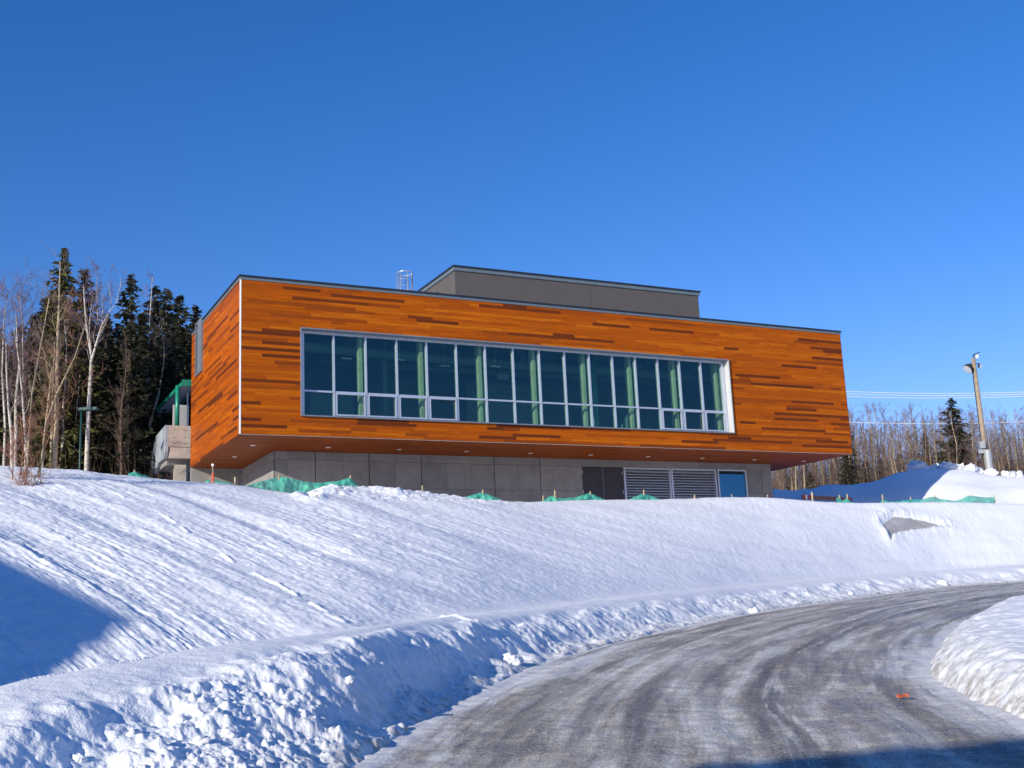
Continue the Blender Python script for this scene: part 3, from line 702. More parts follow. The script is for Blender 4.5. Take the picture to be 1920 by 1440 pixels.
# plinth
PX0, PX1, PY, PB = 2.33, 28.76, 3.83, -3.6
cl = MB(); rc = random.Random(8)
vj = [2.6, 3.68, 4.76, 5.84, 6.94, 8.02, 9.11, 10.16, 11.24, 12.3, 13.37, 15.38]
vj = [v*1.1273 for v in vj]; major = {1, 3, 5, 8, 10}
edges = [PX0]+vj; HZ1, HZ2 = -.385, -1.565
def panel(x0, x1, z0, z1, g0, g1):
    cl.box(x0+g0, x1-g1, PY, PY+.06, z0+.006, z1-.006, (rc.random(), 0, 0, 1))
for i in range(len(edges)-1):
    g0 = .018 if (i-1) in major else .004; g1 = .018 if i in major else .004
    for z0, z1 in ((HZ1, -TH-.002), (HZ2, HZ1), (PB, HZ2)): panel(edges[i], edges[i+1], z0, z1, g0, g1)
for a_, b_ in ((15.38, 17.46), (17.46, 18.92), (18.92, 21.43), (21.43, 24.11), (24.11, 24.95), (24.95, 25.51)):
    panel(a_*1.1273, b_*1.1273, HZ1, -TH-.002, .004, .004)
for z0, z1 in ((HZ2, HZ1), (PB, HZ2)):
    panel(24.11*1.1273, 24.95*1.1273, z0, z1, .004, .012); panel(24.95*1.1273, PX1, z0, z1, .012, 0)
# left return
for i, (a_, b_) in enumerate([(PY, 4.6), (4.6, 5.8), (5.8, 7.0), (7.0, 8.2), (8.2, 9.38)]):
    for z0, z1 in ((HZ1, -TH-.002), (HZ2, HZ1), (PB, HZ2)):
        cl.box(PX0-.003, PX0+.06, a_+(.003 if i else 0), b_-.003, z0+.006, z1-.006, (rc.random(), 0, 0, 1))
cl.box(PX1-.05, PX1, PY+.07, 9.4, PB, -TH-.003, (rc.random(), 0, 0, 1))
cl.box(0, PX0-.01, 9.40, 9.6, PB, -.003, (.5, 0, 0, 1))
cl.build('concrete_wall', M_conc, bld)
MB().box(PX0+.03, 15.38*1.1273, PY+.05, PY+.3, PB, -TH-.004).box(24.11*1.1273, PX1-.06, PY+.05, PY+.3, PB, -TH-.004).box(15.3*1.1273, 24.2*1.1273, PY+.35, PY+.5, PB, -TH-.004).box(PX0+.03, PX1-.06, PY+.5, 9.3, PB, -TH-.005).build('wall_core', M_dark, bld)
# doors, louvres, glazed door
dx0, dxm, dx1, zt = 17.34, 18.50, 19.64, -.40
dd = MB().box(dx0, dxm-.012, PY+.05, PY+.1, PB, zt).box(dxm+.012, dx1, PY+.05, PY+.1, PB, zt)
door = dd.build('double_door', M_door, bld, bevel=.004)
MB().box(dxm-.03, dxm-.014, PY+.02, PY+.05, PB, zt).box(dxm+.014, dxm+.03, PY+.02, PY+.05, PB, zt).build('door_edge_strip', M_alug, door)
for x in (dx0+.03, dx1-.03):
    for z in (-.65, -1.6, -2.3): MB().box(x-.018, x+.018, PY+.02, PY+.05, z-.07, z+.07).build('hinge', M_alu, door)
for x0, x1 in ((19.68, 22.42), (22.46, 25.22)):
    lf = MB().box(x0, x0+.10, PY-.02, PY+.14, PB, -.38).box(x1-.08, x1, PY-.02, PY+.14, PB, -.38).box(x0+.10, x1-.08, PY-.02, PY+.14, -.46, -.38)
    lv = lf.build('louvre', M_alu, bld)
    sl = MB(); k = 0; z = -.52
    while z > -2.9:
        sl.add([(x0+.1, PY, z-.06), (x1-.08, PY, z-.06), (x1-.08, PY+.11, z+.03), (x0+.1, PY+.11, z+.03), (x0+.1, PY, z-.085), (x1-.08, PY, z-.085), (x1-.08, PY+.11, z+.01), (x0+.1, PY+.11, z+.01)],
               [(3, 2, 1, 0), (4, 5, 6, 7), (0, 1, 5, 4), (1, 2, 6, 5), (2, 3, 7, 6), (3, 0, 4, 7)]); z -= .135
    sl.build('blades', M_alu, lv)
gx0, gx1 = 25.30, 27.14
gd = MB().box(gx0, gx0+.08, PY-.03, PY+.1, PB, -.36).box(gx1-.08, gx1, PY-.03, PY+.1, PB, -.36).box(gx0+.08, gx1-.08, PY-.03, PY+.1, -.44, -.36)
gdo = gd.build('glazed_door', M_alu, bld)
MB().box(gx0+.085, gx1-.085, PY+.05, PY+.06, PB, -.445).build('glass', M_gdoor, gdo)
# stair and balcony at the far left end
prof = [(9.7, 1.97), (12.1, 1.87), (14.7, .15), (14.9, -3), (13.4, -3), (12.6, -.06), (11.34, .46), (9.9, .46), (9.7, .75)]
st = MB(); n_ = len(prof)
xa, xb = -1.13, -.98
st.add([(xa, y, z) for y, z in prof]+[(xb, y, z) for y, z in prof], [tuple(range(n_)), tuple(range(2*n_-1, n_-1, -1))]+[(i, i+n_, (i+1) % n_+n_, (i+1) % n_) for i in range(n_)])
stair = empty('concrete_stair', (0, 0, 0)); stair.parent = bld
st.build('side_wall', M_side, stair)
MB().box(xb+.003, .22, 9.70, 9.95, .98, 1.97).build('parapet', M_concl, stair, bevel=.015)
MB().box(xb+.05, .22, 9.74, 10.2, .46, .975).build('beam', M_concl, stair)
MB().box(xb+.003, .6, 10.2, 12.6, .2, .55).build('landing', M_conc, stair)
MB().box(-.60, -.12, 9.95, 10.45, -3, .19).build('pier', M_concl, stair)
MB().box(-1.1, 1.5, 13.4, 13.6, -3, .4).build('back_wall', M_conc, stair)
for x in (-.72, -.24):
    for z in (1.12, 1.42, 1.76): MB().tube([(x, 9.70, z), (x, 9.685, z)], .022, 8).build('tie_hole', M_dark, stair)
MB().tube([(.0, 10.45, -3), (.0, 10.45, 3.7)], .035, 10).build('downpipe', M_white, bld, True)
MB().box(-.45, .25, 11.5, 11.7, 1.0, 3.3).build('upper_wall', M_soff, bld)
can = empty('canopy', (0, 0, 0)); can.parent = bld
MB().add([(-.40, 9.78, 3.86), (.44, 9.78, 4.06), (.44, 18.6, 4.06), (-.40, 18.6, 3.86), (-.40, 9.78, 3.92), (.44, 9.78, 4.12), (.44, 18.6, 4.12), (-.40, 18.6, 3.92)], [(0, 3, 2, 1), (4, 5, 6, 7), (0, 1, 5, 4), (1, 2, 6, 5), (2, 3, 7, 6), (3, 0, 4, 7)]).build('soffit', M_soff, can)
MB().box(-.46, -.40, 9.72, 18.6, 3.83, 4.02).box(-.40, .84, 9.72, 9.78, 3.86, 4.16).box(.44, .50, 9.78, 18.8, 3.92, 4.16).build('green_fascia', M_green, can)
MB().tube([(-.52, 10.15, 1.97), (-.52, 10.15, 3.95)], .10, 14).build('post', M_green, can, True)
# ------------------------------------------------------------------ things on the snow
def ground_at(X, Y, r):
    p = at(X, Y, r); return np.array([p[0], p[1], gz(p[0], p[1])])
def crest_r(X): return float(np.interp(azt(X, 930)[0], C_AZ, C_R))
def stake_mb(x, y, z0, h, s=.022, lean=(0, 0), seed=0):
    m = MB(); rg = random.Random(seed)
    a = rg.uniform(0, 1.5); c, s_ = math.cos(a)*s, math.sin(a)*s
    b = [(x+c, y+s_), (x-s_, y+c), (x-c, y-s_), (x+s_, y-c)]
    t = [(p+lean[0]*h, q+lean[1]*h) for p, q in b]
    m.add([(p, q, z0-.4) for p, q in b]+[(p, q, z0+h) for p, q in t]+[(x+lean[0]*h, y+lean[1]*h, z0+h+.03)],
          [(0, 1, 5, 4), (1, 2, 6, 5), (2, 3, 7, 6), (3, 0, 4, 7), (4, 5, 8), (5, 6, 8), (6, 7, 8), (7, 4, 8)]); return m
def fence(tops, stakes, label, r_off=0., droop=0, seed=0, stk_h=None):
    """tops: pixel trace of the upper hem, stakes: (x, y_top) pixels"""
    root = empty('debris_netting_fence', tuple(ground_at(tops[0][0], tops[0][1], crest_r(tops[0][0])+r_off)))
    tag(root, label, 'netting fence', 'green netting fences along the snow crest')
    L = root.location
    rg = random.Random(seed)
    xs = np.linspace(tops[0][0], tops[-1][0], max(8, int(abs(tops[-1][0]-tops[0][0])/2.5)))
    ty = np.interp(xs, [p[0] for p in tops], [p[1] for p in tops])
    rowsn = 9; vs = []
    for i, (xx, yy) in enumerate(zip(xs, ty)):
        r = crest_r(xx)+r_off; top = at(xx, yy, r); g = gz(top[0], top[1])-.12
        for j in range(rowsn):
            f = j/(rowsn-1); w_ = .10*(noise2(np.array(xx*.09+seed), np.array(f*2.5)))+.06*noise2(np.array(xx*.3), np.array(f*4+seed))
            dr = 1+(float(w_)*2.2+.22*math.sin(math.pi*f))*(-1)/r
            vs.append((top[0]*dr-L[0], top[1]*dr-L[1], top[2]*(1-f)+g*f-L[2]))
    fs = [(i*rowsn+j, (i+1)*rowsn+j, (i+1)*rowsn+j+1, i*rowsn+j+1) for i in range(len(xs)-1) for j in range(rowsn-1)]
    nt_ = mk('netting', vs, fs, M_net, root, True)
    for k, s in enumerate(stakes):
        sx, sy = s[0], s[1]; r = crest_r(sx)+r_off-.06; p = at(sx, sy, r); g = gz(p[0], p[1])
        m = stake_mb(p[0]-L[0], p[1]-L[1], g-L[2], max(.25, p[2]-g), .028, (s[2] if len(s) > 2 else rg.uniform(-.03, .03), 0), k)
        m.build('stake', M_lwood, root)
    return root
fence([(240, 887), (252, 884), (268, 890), (285, 896), (300, 901)], [(252, 882)], 'low slack green netting beside the trees left of the concrete stair', .5, seed=1)
fence([(383, 904), (392, 899), (405, 900), (430, 905), (436, 908)], [(393, 898)], 'low strip of green netting under the left end of the timber building', .4, seed=2)
fence([(453, 912), (470, 908), (495, 901), (522, 893), (545, 897), (572, 903), (600, 905), (630, 903), (645, 899), (657, 895), (664, 902), (673, 912)], [(523, 892), (657, 892)], 'widest green netting, strung between two stakes below the left corner of the base', -.3, seed=3)
fence([(786, 923), (792, 918), (800, 920), (818, 927), (830, 933)], [(792, 911)], 'small green netting scrap at one stake below the middle of the concrete wall', .3, seed=4)
fence([(858, 935), (880, 930), (903, 923), (912, 926), (930, 933), (948, 941)], [(905, 919)], 'tent shaped green netting with folds, alone left of the doors', .0, seed=5)
fence([(1012, 941), (1022, 935), (1037, 928), (1042, 934), (1062, 934), (1085, 931), (1105, 924), (1120, 930), (1140, 940)], [(1016, 932, .2), (1040, 920), (1106, 922, .05)], 'green netting on three stakes in front of the dark double doors', .0, seed=6)
fence([(1175, 939), (1190, 931), (1205, 925), (1222, 930), (1235, 935), (1250, 940)], [(1207, 919)], 'peaked green netting in front of the first louvre', .0, seed=7)
fence([(1568, 933), (1573, 932), (1580, 939), (1588, 934), (1600, 943)], [(1574, 929), (1588, 927)], 'short dark green netting between two stakes beyond the timber building', .2, seed=8)
fence([(1650, 943), (1656, 934), (1664, 941), (1685, 940), (1707, 937), (1730, 936), (1752, 931), (1765, 936), (1790, 939), (1803, 936), (1816, 929), (1840, 932), (1862, 932), (1864, 930)], [(1655, 928, -.06), (1707, 932), (1753, 929), (1816, 928, -.1), (1823, 925), (1864, 929)], 'long green netting on six stakes at the foot of the snow mound', .3, seed=9)
def stake(X, Y, label, h=None, r_off=0., size=.022, orange=False, lean=0., name='wooden_stake', grp='single wooden stakes in the snow'):
    r = crest_r(X)+r_off; p = at(X, Y, r); g = gz(p[0], p[1]); hh = max(.12, p[2]-g)
    root = empty(name, (p[0], p[1], g)); tag(root, label, 'stake', grp)
    stake_mb(0, 0, 0, hh, size, (lean, 0), int(X)).build('shaft', M_lwood, root)
    if orange:
        m = MB(); rg = random.Random(3)
        for zc, hgt in ((.52, .22), (.12, .10)):
            for k in range(5):
                a = rg.uniform(0, 6.28); z = zc*hh/ .9+rg.uniform(-.05, .05); x1 = rg.uniform(.03, .09)
                m.add([(0, 0, z), (math.cos(a)*x1, math.sin(a)*x1, z-.04), (math.cos(a)*x1*1.2, math.sin(a)*x1, z-hgt), (.01, .01, z-.08)], [(0, 1, 2, 3)])
        m.tube([(0, 0, .1), (0, 0, .5*hh)], .035, 6); m.build('flagging_tape', M_orange, root)
        m2 = MB(); m2.tube([(0, 0, hh-.04), (0, 0, hh+.04)], .045, 8); m2.build('cap', M_lamp, root)
    return root
stake(399, 872, 'tall stake wrapped in orange tape with a pale cap, under the building corner', orange=True, r_off=-.4, size=.018)
stake(441, 895, 'thick pale stake with a slanted tip left of the widest netting', size=.045)
stake(748, 914, 'short pale stub standing alone under the concrete wall joint', size=.035)
stake(634, 917, 'thin grey stick poking from the broken snow crust', r_off=-2.5, size=.016, lean=.25)
stake(1301, 929, 'bent pale stub in front of the louvre panels', size=.035, lean=.2)
stake(1372, 931, 'tiny dark stub in front of the glazed door', size=.02)
stake(1439, 928, 'short stake at the right end of the concrete wall', size=.022)
stake(1522, 923, 'tall pale stake in front of the striped barricade', size=.04)
# barricade
bp = at(1504, 934, 63.5); bq = at(1597, 936, 67)
bar = empty('barricade', (bp[0], bp[1], gz(bp[0], bp[1]))); tag(bar, 'low plank barricade with red and white striped end in the mound shadow', 'barricade')
dx, dy = bq[0]-bp[0], bq[1]-bp[1]; ln = math.hypot(dx, dy); bar.rotation_euler = (0, 0, math.atan2(dy, dx))
bz = bp[2]-bar.location[2]+.05
MB().box(0, ln, -.02, .02, bz-.10, bz+.12).build('plank', simple('red_brown_plank', (.22, .09, .06), .7, 0, .3, 6), bar)
M_red = simple('red_reflective', (.6, .04, .03), .5)
for i, x in enumerate((.15, .35, .55, ln-.5, ln-.25)):
    MB().box(x-.05, x+.05, -.028, -.022, bz-.11, bz+.13).build('stripe', M_red if i % 2 == 0 else M_lamp, bar)
for x in (.25, ln-.3):
    m = MB(); m.tube([(x, -.25, -.3), (x, 0, bz+.2)], .03, 6).tube([(x, .25, -.3), (x, 0, bz+.2)], .03, 6); m.build('leg', M_lwood if x < 1 else M_orange, bar)
# light pole
pb = ground_at(1852, 885, 78); pt = at(1827, 672, 78); hgt = pt[2]-pb[2]
pole = empty('light_pole', tuple(pb)); tag(pole, 'tall wooden pole with floodlights and a transformer on the snow mound', 'light pole')
M_pole = simple('weathered_pole_wood', (.30, .24, .17), .85, 0, .2, 5, .01)
MB().tube([(0, 0, -.5), (0, 0, hgt*.5), (0, 0, hgt)], [.19, .165, .13], 14).build('shaft', M_pole, pole, True)
MB().tube([(-.19, -.04, .5), (-.15, -.03, hgt-.4)], .03, 6).build('conduit', M_dark, pole)
tb = MB(); tb.tube([(.0, -.36, .55), (0, -.36, 1.75)], .22, 16); tb.tube([(0, -.36, 1.75), (0, -.36, 1.8)], [.24, .24], 16)
tr_ = tb.build('transformer', M_tgrey, pole, False)
MB().box(-.42, -.12, -.5, -.2, 1.9, 2.35).box(-.5, -.1, -.35, -.15, 1.6, 1.85).build('meter_box', M_tgrey, pole, bevel=.02)
def flood(dx, dz, az_, tilt, s=1.):
    m = MB(); k = 14
    m.tube([(0, 0, 0), (0, -.18*s, 0), (0, -.42*s, 0)], [.12*s, .30*s, .36*s], k)
    o = m.build('floodlight', M_dark, pole, True); o.location = (dx, -.05, hgt+dz); o.rotation_euler = (tilt, 0, az_)
    m = MB(); m.tube([(0, -.425*s, 0), (0, -.435*s, 0)], [.33*s, .33*s], k); m.build('lens', M_lamp, o)
    return o
flood(-.22, -.45, -1.35, .75, .95); flood(.22, -.50, .75, .3, .45); flood(.12, .12, .3, .2, .4)
MB().tube([(-.35, 0, hgt-.35), (.35, 0, hgt-.35)], .035, 6).tube([(0, 0, hgt), (.05, 0, hgt+.25), (.5, .1, hgt+.42)], .035, 6).build('arm', M_dark, pole)
# power lines
for lab, (xa_, ya_), (xb_, yb_), rr_ in (('upper pale power line crossing behind the light pole', (1585, 734), (1921, 735), 97), ('second power line from the top behind the light pole', (1585, 738.5), (1921, 739), 97.6), ('third power line from the top behind the light pole', (1585, 743.5), (1921, 743), 97), ('lowest power line crossing in front of the aspen tops', (1600, 792), (1921, 790.5), 96)):
    p = at(xa_, ya_, rr_); q = at(xb_, yb_, rr_+10)
    m = MB(); pts = []
    for i in range(31):
        f = -.7+i*.08; v = p+(q-p)*f; pts.append((v[0]-p[0], v[1]-p[1], v[2]-p[2]+1.2*((f-.5)**2-.25)*.5))
    m.tube(pts, .027, 5); o = m.build('power_line', M_white, None, True); o.location = tuple(p)
    tag(o, lab, 'power line', 'power lines on the right')
# green sign / lamp post at the wood's edge
lp = ground_at(149, 888, 53); lt = at(152, 769, 53)
sg = empty('green_lamp_post', tuple(lp)); tag(sg, 'thin dark green post with a flat head in front of the woods', 'lamp post')
hh = lt[2]-lp[2]; M_teal = simple('dark_teal_paint', (.008, .055, .05), .5)
MB().tube([(0, 0, -.4), (0, 0, hh)], .045, 10).build('post', M_teal, sg, True)
MB().box(-.12, .72, -.12, .12, hh-.04, hh+.12).build('lamp_head', M_teal, sg, bevel=.04)
# snow blocks
def block(X, Y, r, s, label, name='snow_block', mat=M_block, grp='ploughed snow blocks on the mound', seed=0, sub=3, rz=.6, cat='snow block'):
    p = at(X, Y, r) if r > 70 else on_ground(X, Y, 5); s = s if r > 70 else s*.55; g = gz(p[0], p[1]); rg = random.Random(seed)
    o = lump(name, (p[0], p[1], g+s*.25), s*rg.uniform(.8, 1.3), s*rg.uniform(.7, 1.1), s*rz, mat, seed, sub, .45)
    o.rotation_euler = (rg.uniform(-.3, .3), rg.uniform(-.3, .3), rg.uniform(0, 6)); tag(o, label, cat, grp); return o
BK = [(1722, 880, 1.05, 'slanted white slab, leftmost of the ploughed blocks on the mound'), (1750, 879, .55, 'small block just right of the slanted slab'), (1760, 876, .75, 'rust stained block near the mound top'), (1778, 879, .7, 'pale block between the stained and grey ones on the mound'), (1790, 880, .75, 'grey gritty block in the middle of the ridge'), (1803, 882, .85, 'largest dirty block on the ridge'), (1822, 886, .65, 'rounded white block left of the light pole'), (1834, 889, .7, 'white block touching the shadow left of the pole base'), (1842, 893, .45, 'small block right at the pole foot'), (1859, 893, .6, 'brown stained block right of the pole foot'), (1886, 893, .7, 'white block right of the gap beside the pole'), (1903, 896, .9, 'long low block near the right picture edge')]
for i, (x_, y_, s_, lb) in enumerate(BK): block(x_, y_, 76.3+(i % 3)*.5, s_*.62, lb, seed=30+i, rz=.75)
CK = [(958, 1243, 17.9, .26, 'largest snow lump on the road shoulder below the building middle'), (1416, 1151, 31, .30, 'white lump at the road edge beneath the louvres'), (1768, 1097, 45, .30, 'far lump at the road edge near the bend'), (1595, 1115, 41, .22, 'middle distance lump at the far road edge'), (1612+65, 1213, 19.5, .06, 'tiny chunk lying on the asphalt near the inner bank'), (332, 1345, 8.6, .12, 'lump at the foot of the cut bank'), (430, 1378, 8.6, .11, 'lump among the rubble below the bank shade'), (248, 1378, 8.2, .09, 'small lump on the shaded bank face, left'), (150, 1355+65, 7.4, .07, 'small lump near the lower left corner'), (655, 1300, 12.5, .13, 'rounded lump in the sunlit rubble'), (375, 1388, 8.4, .10, 'double lump in the left rubble')]
for i, (x_, y_, r_, s_, lb) in enumerate(CK): block(x_, y_, r_, s_, lb, 'snow_chunk', M_snow, 'snow lumps along the road', 60+i, 3, .75, 'snow lump')
# orange litter
p = at(1691, 1302, 13.3); g = -1.6+.05*p[1]
rg = random.Random(2); m = MB()
for k in range(6):
    x_, y_ = rg.uniform(-.045, .045), rg.uniform(-.03, .03); a = rg.uniform(0, 3)
    q = [(x_+math.cos(a+t)*.03*rg.uniform(.6, 1.2), y_+math.sin(a+t)*.025, .03+rg.uniform(0, .035)) for t in (0, 1.6, 3.1, 4.7)]
    m.add(q+[(u[0], u[1], u[2]-.02) for u in q], [(0, 1, 2, 3), (7, 6, 5, 4), (0, 4, 5, 1), (1, 5, 6, 2), (2, 6, 7, 3), (3, 7, 4, 0)])
o = m.build('orange_litter', simple('faded_orange_plastic', (.42, .10, .05), .7, 0, .4, 30)); o.location = (p[0], p[1], g); tag(o, 'crushed orange red scrap lying on the icy road', 'litter')

# ------------------------------------------------------------------ trees
def conifer_mesh(H, Rm, seed, dens=1., z0f=.1, sag=.5):
    rg = np.random.default_rng(seed); tris = []
    nwh = int(H*4.6*dens)
    for iw in range(nwh):
        f = (iw+rg.uniform(-.3, .3))/nwh; f = min(max(f, 0), .995)
        z = H*(z0f+(1-z0f)*f); L0 = Rm*(1-f)**.75*(.55+.45*min(1, f*4+.3))+.10
        nb = rg.integers(5, 9); ph = rg.uniform(0, 6.28)
        for b in range(nb):
            q = ph+b*2*math.pi/nb+rg.uniform(-.35, .35); L = L0*rg.uniform(.35, 1.25)*(1 if rg.random() > .12 else .3)
            up = .25*(f-.35)
            ns = max(3, int(L/.11*dens))
            s = (np.arange(ns)+rg.uniform(0, 1, ns))/ns
            pr = s*L; zz = z+up*pr-sag*.35*pr*s+.10*pr*s**3
            bx = math.cos(q)*pr; by = math.sin(q)*pr
            wdt = (.26*L*(1-s)+.10)
            for k in range(2):
                off = rg.uniform(-1, 1, ns)*wdt
                cx_ = bx-math.sin(q)*off; cy_ = by+math.cos(q)*off; cz = zz-np.abs(off)*.3+rg.uniform(-.26, .05, ns)
                sz = rg.uniform(.08, .19, ns)*(1.0 if L > .5 else .75)
                a1 = q+rg.uniform(-.8, .8, ns)
                d1 = np.stack([np.cos(a1)*sz*1.6, np.sin(a1)*sz*1.6, rg.uniform(-1.1, .35, ns)*sz], -1)
                d2 = np.stack([-np.sin(a1)*sz*.55, np.cos(a1)*sz*.55, rg.uniform(-.9, .9, ns)*sz], -1)
                c = np.stack([cx_, cy_, cz], -1)
                tris.append(np.stack([c-d2-d1*.4, c+d2-d1*.4, c+d1], 1))
    T = np.concatenate(tris).reshape(-1, 3)
    return T, np.arange(len(T)).reshape(-1, 3)
def conifer(name, H, Rm, seed, mat, dens=1., z0f=.1):
    root = empty(name); T, Ft = conifer_mesh(H, Rm, seed, dens, z0f)
    mk_np('crown', T, Ft, mat, root, False)
    rg = random.Random(seed); m = MB()
    m.tube([(0, 0, -.6), (0, 0, H*.4), (0, 0, H*.98)], [H*.013, H*.009, .015], 8)
    for i in range(10):
        z = H*rg.uniform(.02, .2); a = rg.uniform(0, 6.28); l = rg.uniform(.5, 1.4)
        m.tube([(0, 0, z), (math.cos(a)*l, math.sin(a)*l, z-.1)], [.02, .006], 3, False)
    m.build('trunk', M_brown, root, True); return root
def copy_tree(o, name=None):
    c = o.copy(); COL.objects.link(c)
    for ch in o.children:
        d = ch.copy(); COL.objects.link(d); d.parent = c
    return c
def grow(mb, p, d, L, r, rg, depth, tw, wig=.16, ntw=3, gravity=.12, nseg=5):
    """a limb and what it carries; tw collects the twigs"""
    pts = [Vector(p)]; d = Vector(d).normalized(); rad = [r]
    for i in range(nseg):
        d = (d+Vector((rg.gauss(0, wig), rg.gauss(0, wig), rg.gauss(0, wig)+gravity))).normalized()
        pts.append(pts[-1]+d*L/nseg); rad.append(r*(1-(i+1)/nseg*.75))
    (mb if r > .017 else tw).tube(pts, rad, 5 if r > .03 else 3, False)
    if depth > 0:
        nb = rg.randint(3, 5) if depth > 1 else rg.randint(4, 7)
        for i in range(nb):
            f = rg.uniform(.2, 1); k = min(int(f*nseg), nseg-1); q = pts[k].lerp(pts[k+1], f*nseg-k)
            t = (pts[k+1]-pts[k]).normalized(); a = rg.uniform(0, 6.28)
            side = t.orthogonal().normalized(); side.rotate(Matrix.Rotation(a, 3, t))
            nd = t*rg.uniform(.75, 1.1)+side*rg.uniform(.5, .9)
            grow(mb, q, nd, L*rg.uniform(.35, .6), max(.0055, rad[k]*rg.uniform(.4, .6)), rg, depth-1, tw, wig, ntw, gravity, 4)
def bare_tree(name, trunk, r0, seed, bark, twig, nbr=16, L0=1.6, start=.35, depth=2, ang=.75):
    root = empty(name); rg = random.Random(seed); m = MB(); tw = MB()
    tr = [Vector(p) for p in trunk]; k = len(tr); rad = [max(.012, r0*(1-.85*i/(k-1))) for i in range(k)]
    m.tube(tr, rad, 8, False)
    for i in range(nbr):
        f = start+(1-start)*(i+rg.random())/nbr; u = min(f*(k-1), k-1.001); j = int(u); q = tr[j].lerp(tr[j+1], u-j)
        rr = rad[j]*(1-(u-j))+rad[j+1]*(u-j)
        a = rg.uniform(0, 6.28); up = rg.uniform(.5, 1.4)
        d = Vector((math.cos(a)*ang, math.sin(a)*ang, up))
        L = L0*rg.uniform(.5, 1.25)*(1-.6*(f-start)/(1-start+1e-6))
        grow(m, q, d, L, max(.008, rr*.32), rg, depth, tw)
    m.build('trunk', bark, root, True)
    tw.build('twigs', twig, root, False)
    return root
def ptree(name, pix, r, r0, seed, bark, twig, label, cat='tree', group=None, base_y=None, **kw):
    """a bare tree whose stem follows a traced line at distance r"""
    b = ground_at(pix[0][0], pix[0][1], r); rg = random.Random(seed)
    t = [(0, 0, -.3)]; wob = 0
    for i, (X_, Y_) in enumerate(pix):
        if i == 0: continue
        wob += rg.uniform(-.35, .35); p = at(X_, Y_, r+wob); t.append(tuple(p-b))
    o = bare_tree(name, t, r0, seed, bark, twig, **kw); o.location = tuple(b); tag(o, label, cat, group); return o
# --- left wood: conifers
protoC = [conifer('spruce', 14, 2.4, 1, M_spr, .78), conifer('spruce', 14, 2.0, 2, M_spr, .7), conifer('spruce', 14, 2.7, 3, M_spr, .82), conifer('spruce', 14, 2.2, 6, M_spr, .62)]
big = conifer('spruce', 17, 3.2, 9, M_oliv, .85, .06)
def place(o, X, ytop, r, Hm, ybase=880, sx=1.):
    p = at(X, ybase, r); g = gz(p[0], p[1]); top = at(X, ytop, r)[2]
    s = (top-g)/Hm; o.location = (p[0], p[1], g-.1); o.scale = (s*sx, s*sx, s)
place(big, 106, 455, 58, 17, sx=.98)
tag(big, 'tallest spruce, olive green in the sun, left part of the woods', 'spruce tree', 'spruces at the edge of the left woods')
SPR = [(147, 497, 62, 'spruce with a narrow tip close behind the right side of the tallest one'), (237, 502, 58, 'tall dark spruce standing alone between the birch fork and the cluster'), (287, 525, 66, 'leftmost spruce of the cluster near the building'), (308, 527, 68, 'spruce in the middle of the cluster near the building'), (331, 547, 70, 'slim spruce second from the building'), (363, 562, 72, 'spruce top rising directly behind the building corner'), (75, 545, 60, 'spruce on the left flank of the tallest one'), (192, 575, 64, 'lower dark spruce behind the forked birch'), (262, 585, 62, 'lower dark spruce right of the lone tall one'), (345, 610, 76, 'lower spruce beside the canopy'), (25, 600, 62, 'dark spruce near the left picture edge'), (128, 560, 66, 'dark spruce behind the tallest one'), (215, 600, 63, 'dark spruce left of the lone tall one, low'), (300, 640, 74, 'low dense spruce before the cluster'), (170, 640, 58, 'low dense spruce behind the white birch stem'), (52, 575, 66, 'spruce filling the gap left of the tallest one'), (92, 535, 64, 'spruce peeking just left behind the tallest one'), (-20, 590, 60, 'spruce cut by the left picture edge')]
ci = 0
for i, (X_, yt, r_, lb) in enumerate(SPR):
    pr = protoC[i % 4]; o = pr if i < 4 else copy_tree(pr)
    place(o, X_, yt, r_, 14, sx=[1.12, 1.02, 1.2, 1.08][(i*7) % 4]); o.rotation_euler = (0, 0, i*1.3)
    tag(o, lb, 'spruce tree', 'spruces at the edge of the left woods')
rb = random.Random(21)
for i in range(72):
    o = copy_tree(protoC[i % 4]); X_ = -60+i*6.1+rb.uniform(-8, 8); r_ = rb.uniform(76, 112)
    place(o, X_, rb.uniform(590, 690), r_, 14, sx=1.2); o.rotation_euler = (0, 0, rb.uniform(0, 6))
    tag(o, 'dark spruce deep in the woods behind the front row', 'spruce tree', 'spruces deep in the left woods')
# --- left wood: bare trees, traced
GB = 'bare birches and aspens before the left woods'
ptree('birch_tree', [(161, 890), (165, 800), (168, 730), (172, 670), (162, 610), (158, 560), (157, 535)], 55, .115, 101, M_birch, M_twigp, 'white birch with black marks, its stem forking high up', 'birch tree', GB, nbr=16, L0=2.2, start=.42)
ptree('birch_tree', [(171, 680), (178, 650), (190, 610), (205, 585), (222, 560)], 47.1, .06, 102, M_birch, M_twig, 'right arm of the forked birch reaching toward the tall spruce', 'birch tree', GB, nbr=9, L0=1.2, start=.3) if False else None
ptree('aspen_tree', [(103, 885), (106, 790), (107, 700), (109, 620), (111, 560), (113, 490)], 55, .135, 103, M_aspen, M_twig, 'tall straight yellowish aspen in front of the tallest spruce', 'aspen tree', GB, nbr=26, L0=2.0, start=.3)
ptree('birch_tree', [(26, 886), (22, 820), (16, 760), (12, 690), (11, 640)], 50, .085, 104, M_birch, M_twigp, 'slim white birch near the left picture edge', 'birch tree', GB, nbr=14, L0=1.6)
ptree('birch_tree', [(28, 884), (30, 810), (29, 760), (36, 690), (32, 640), (30, 590)], 54, .09, 105, M_birch, M_twigp, 'pale birch just right of the slim one at the left edge', 'birch tree', GB, nbr=18, L0=1.8)
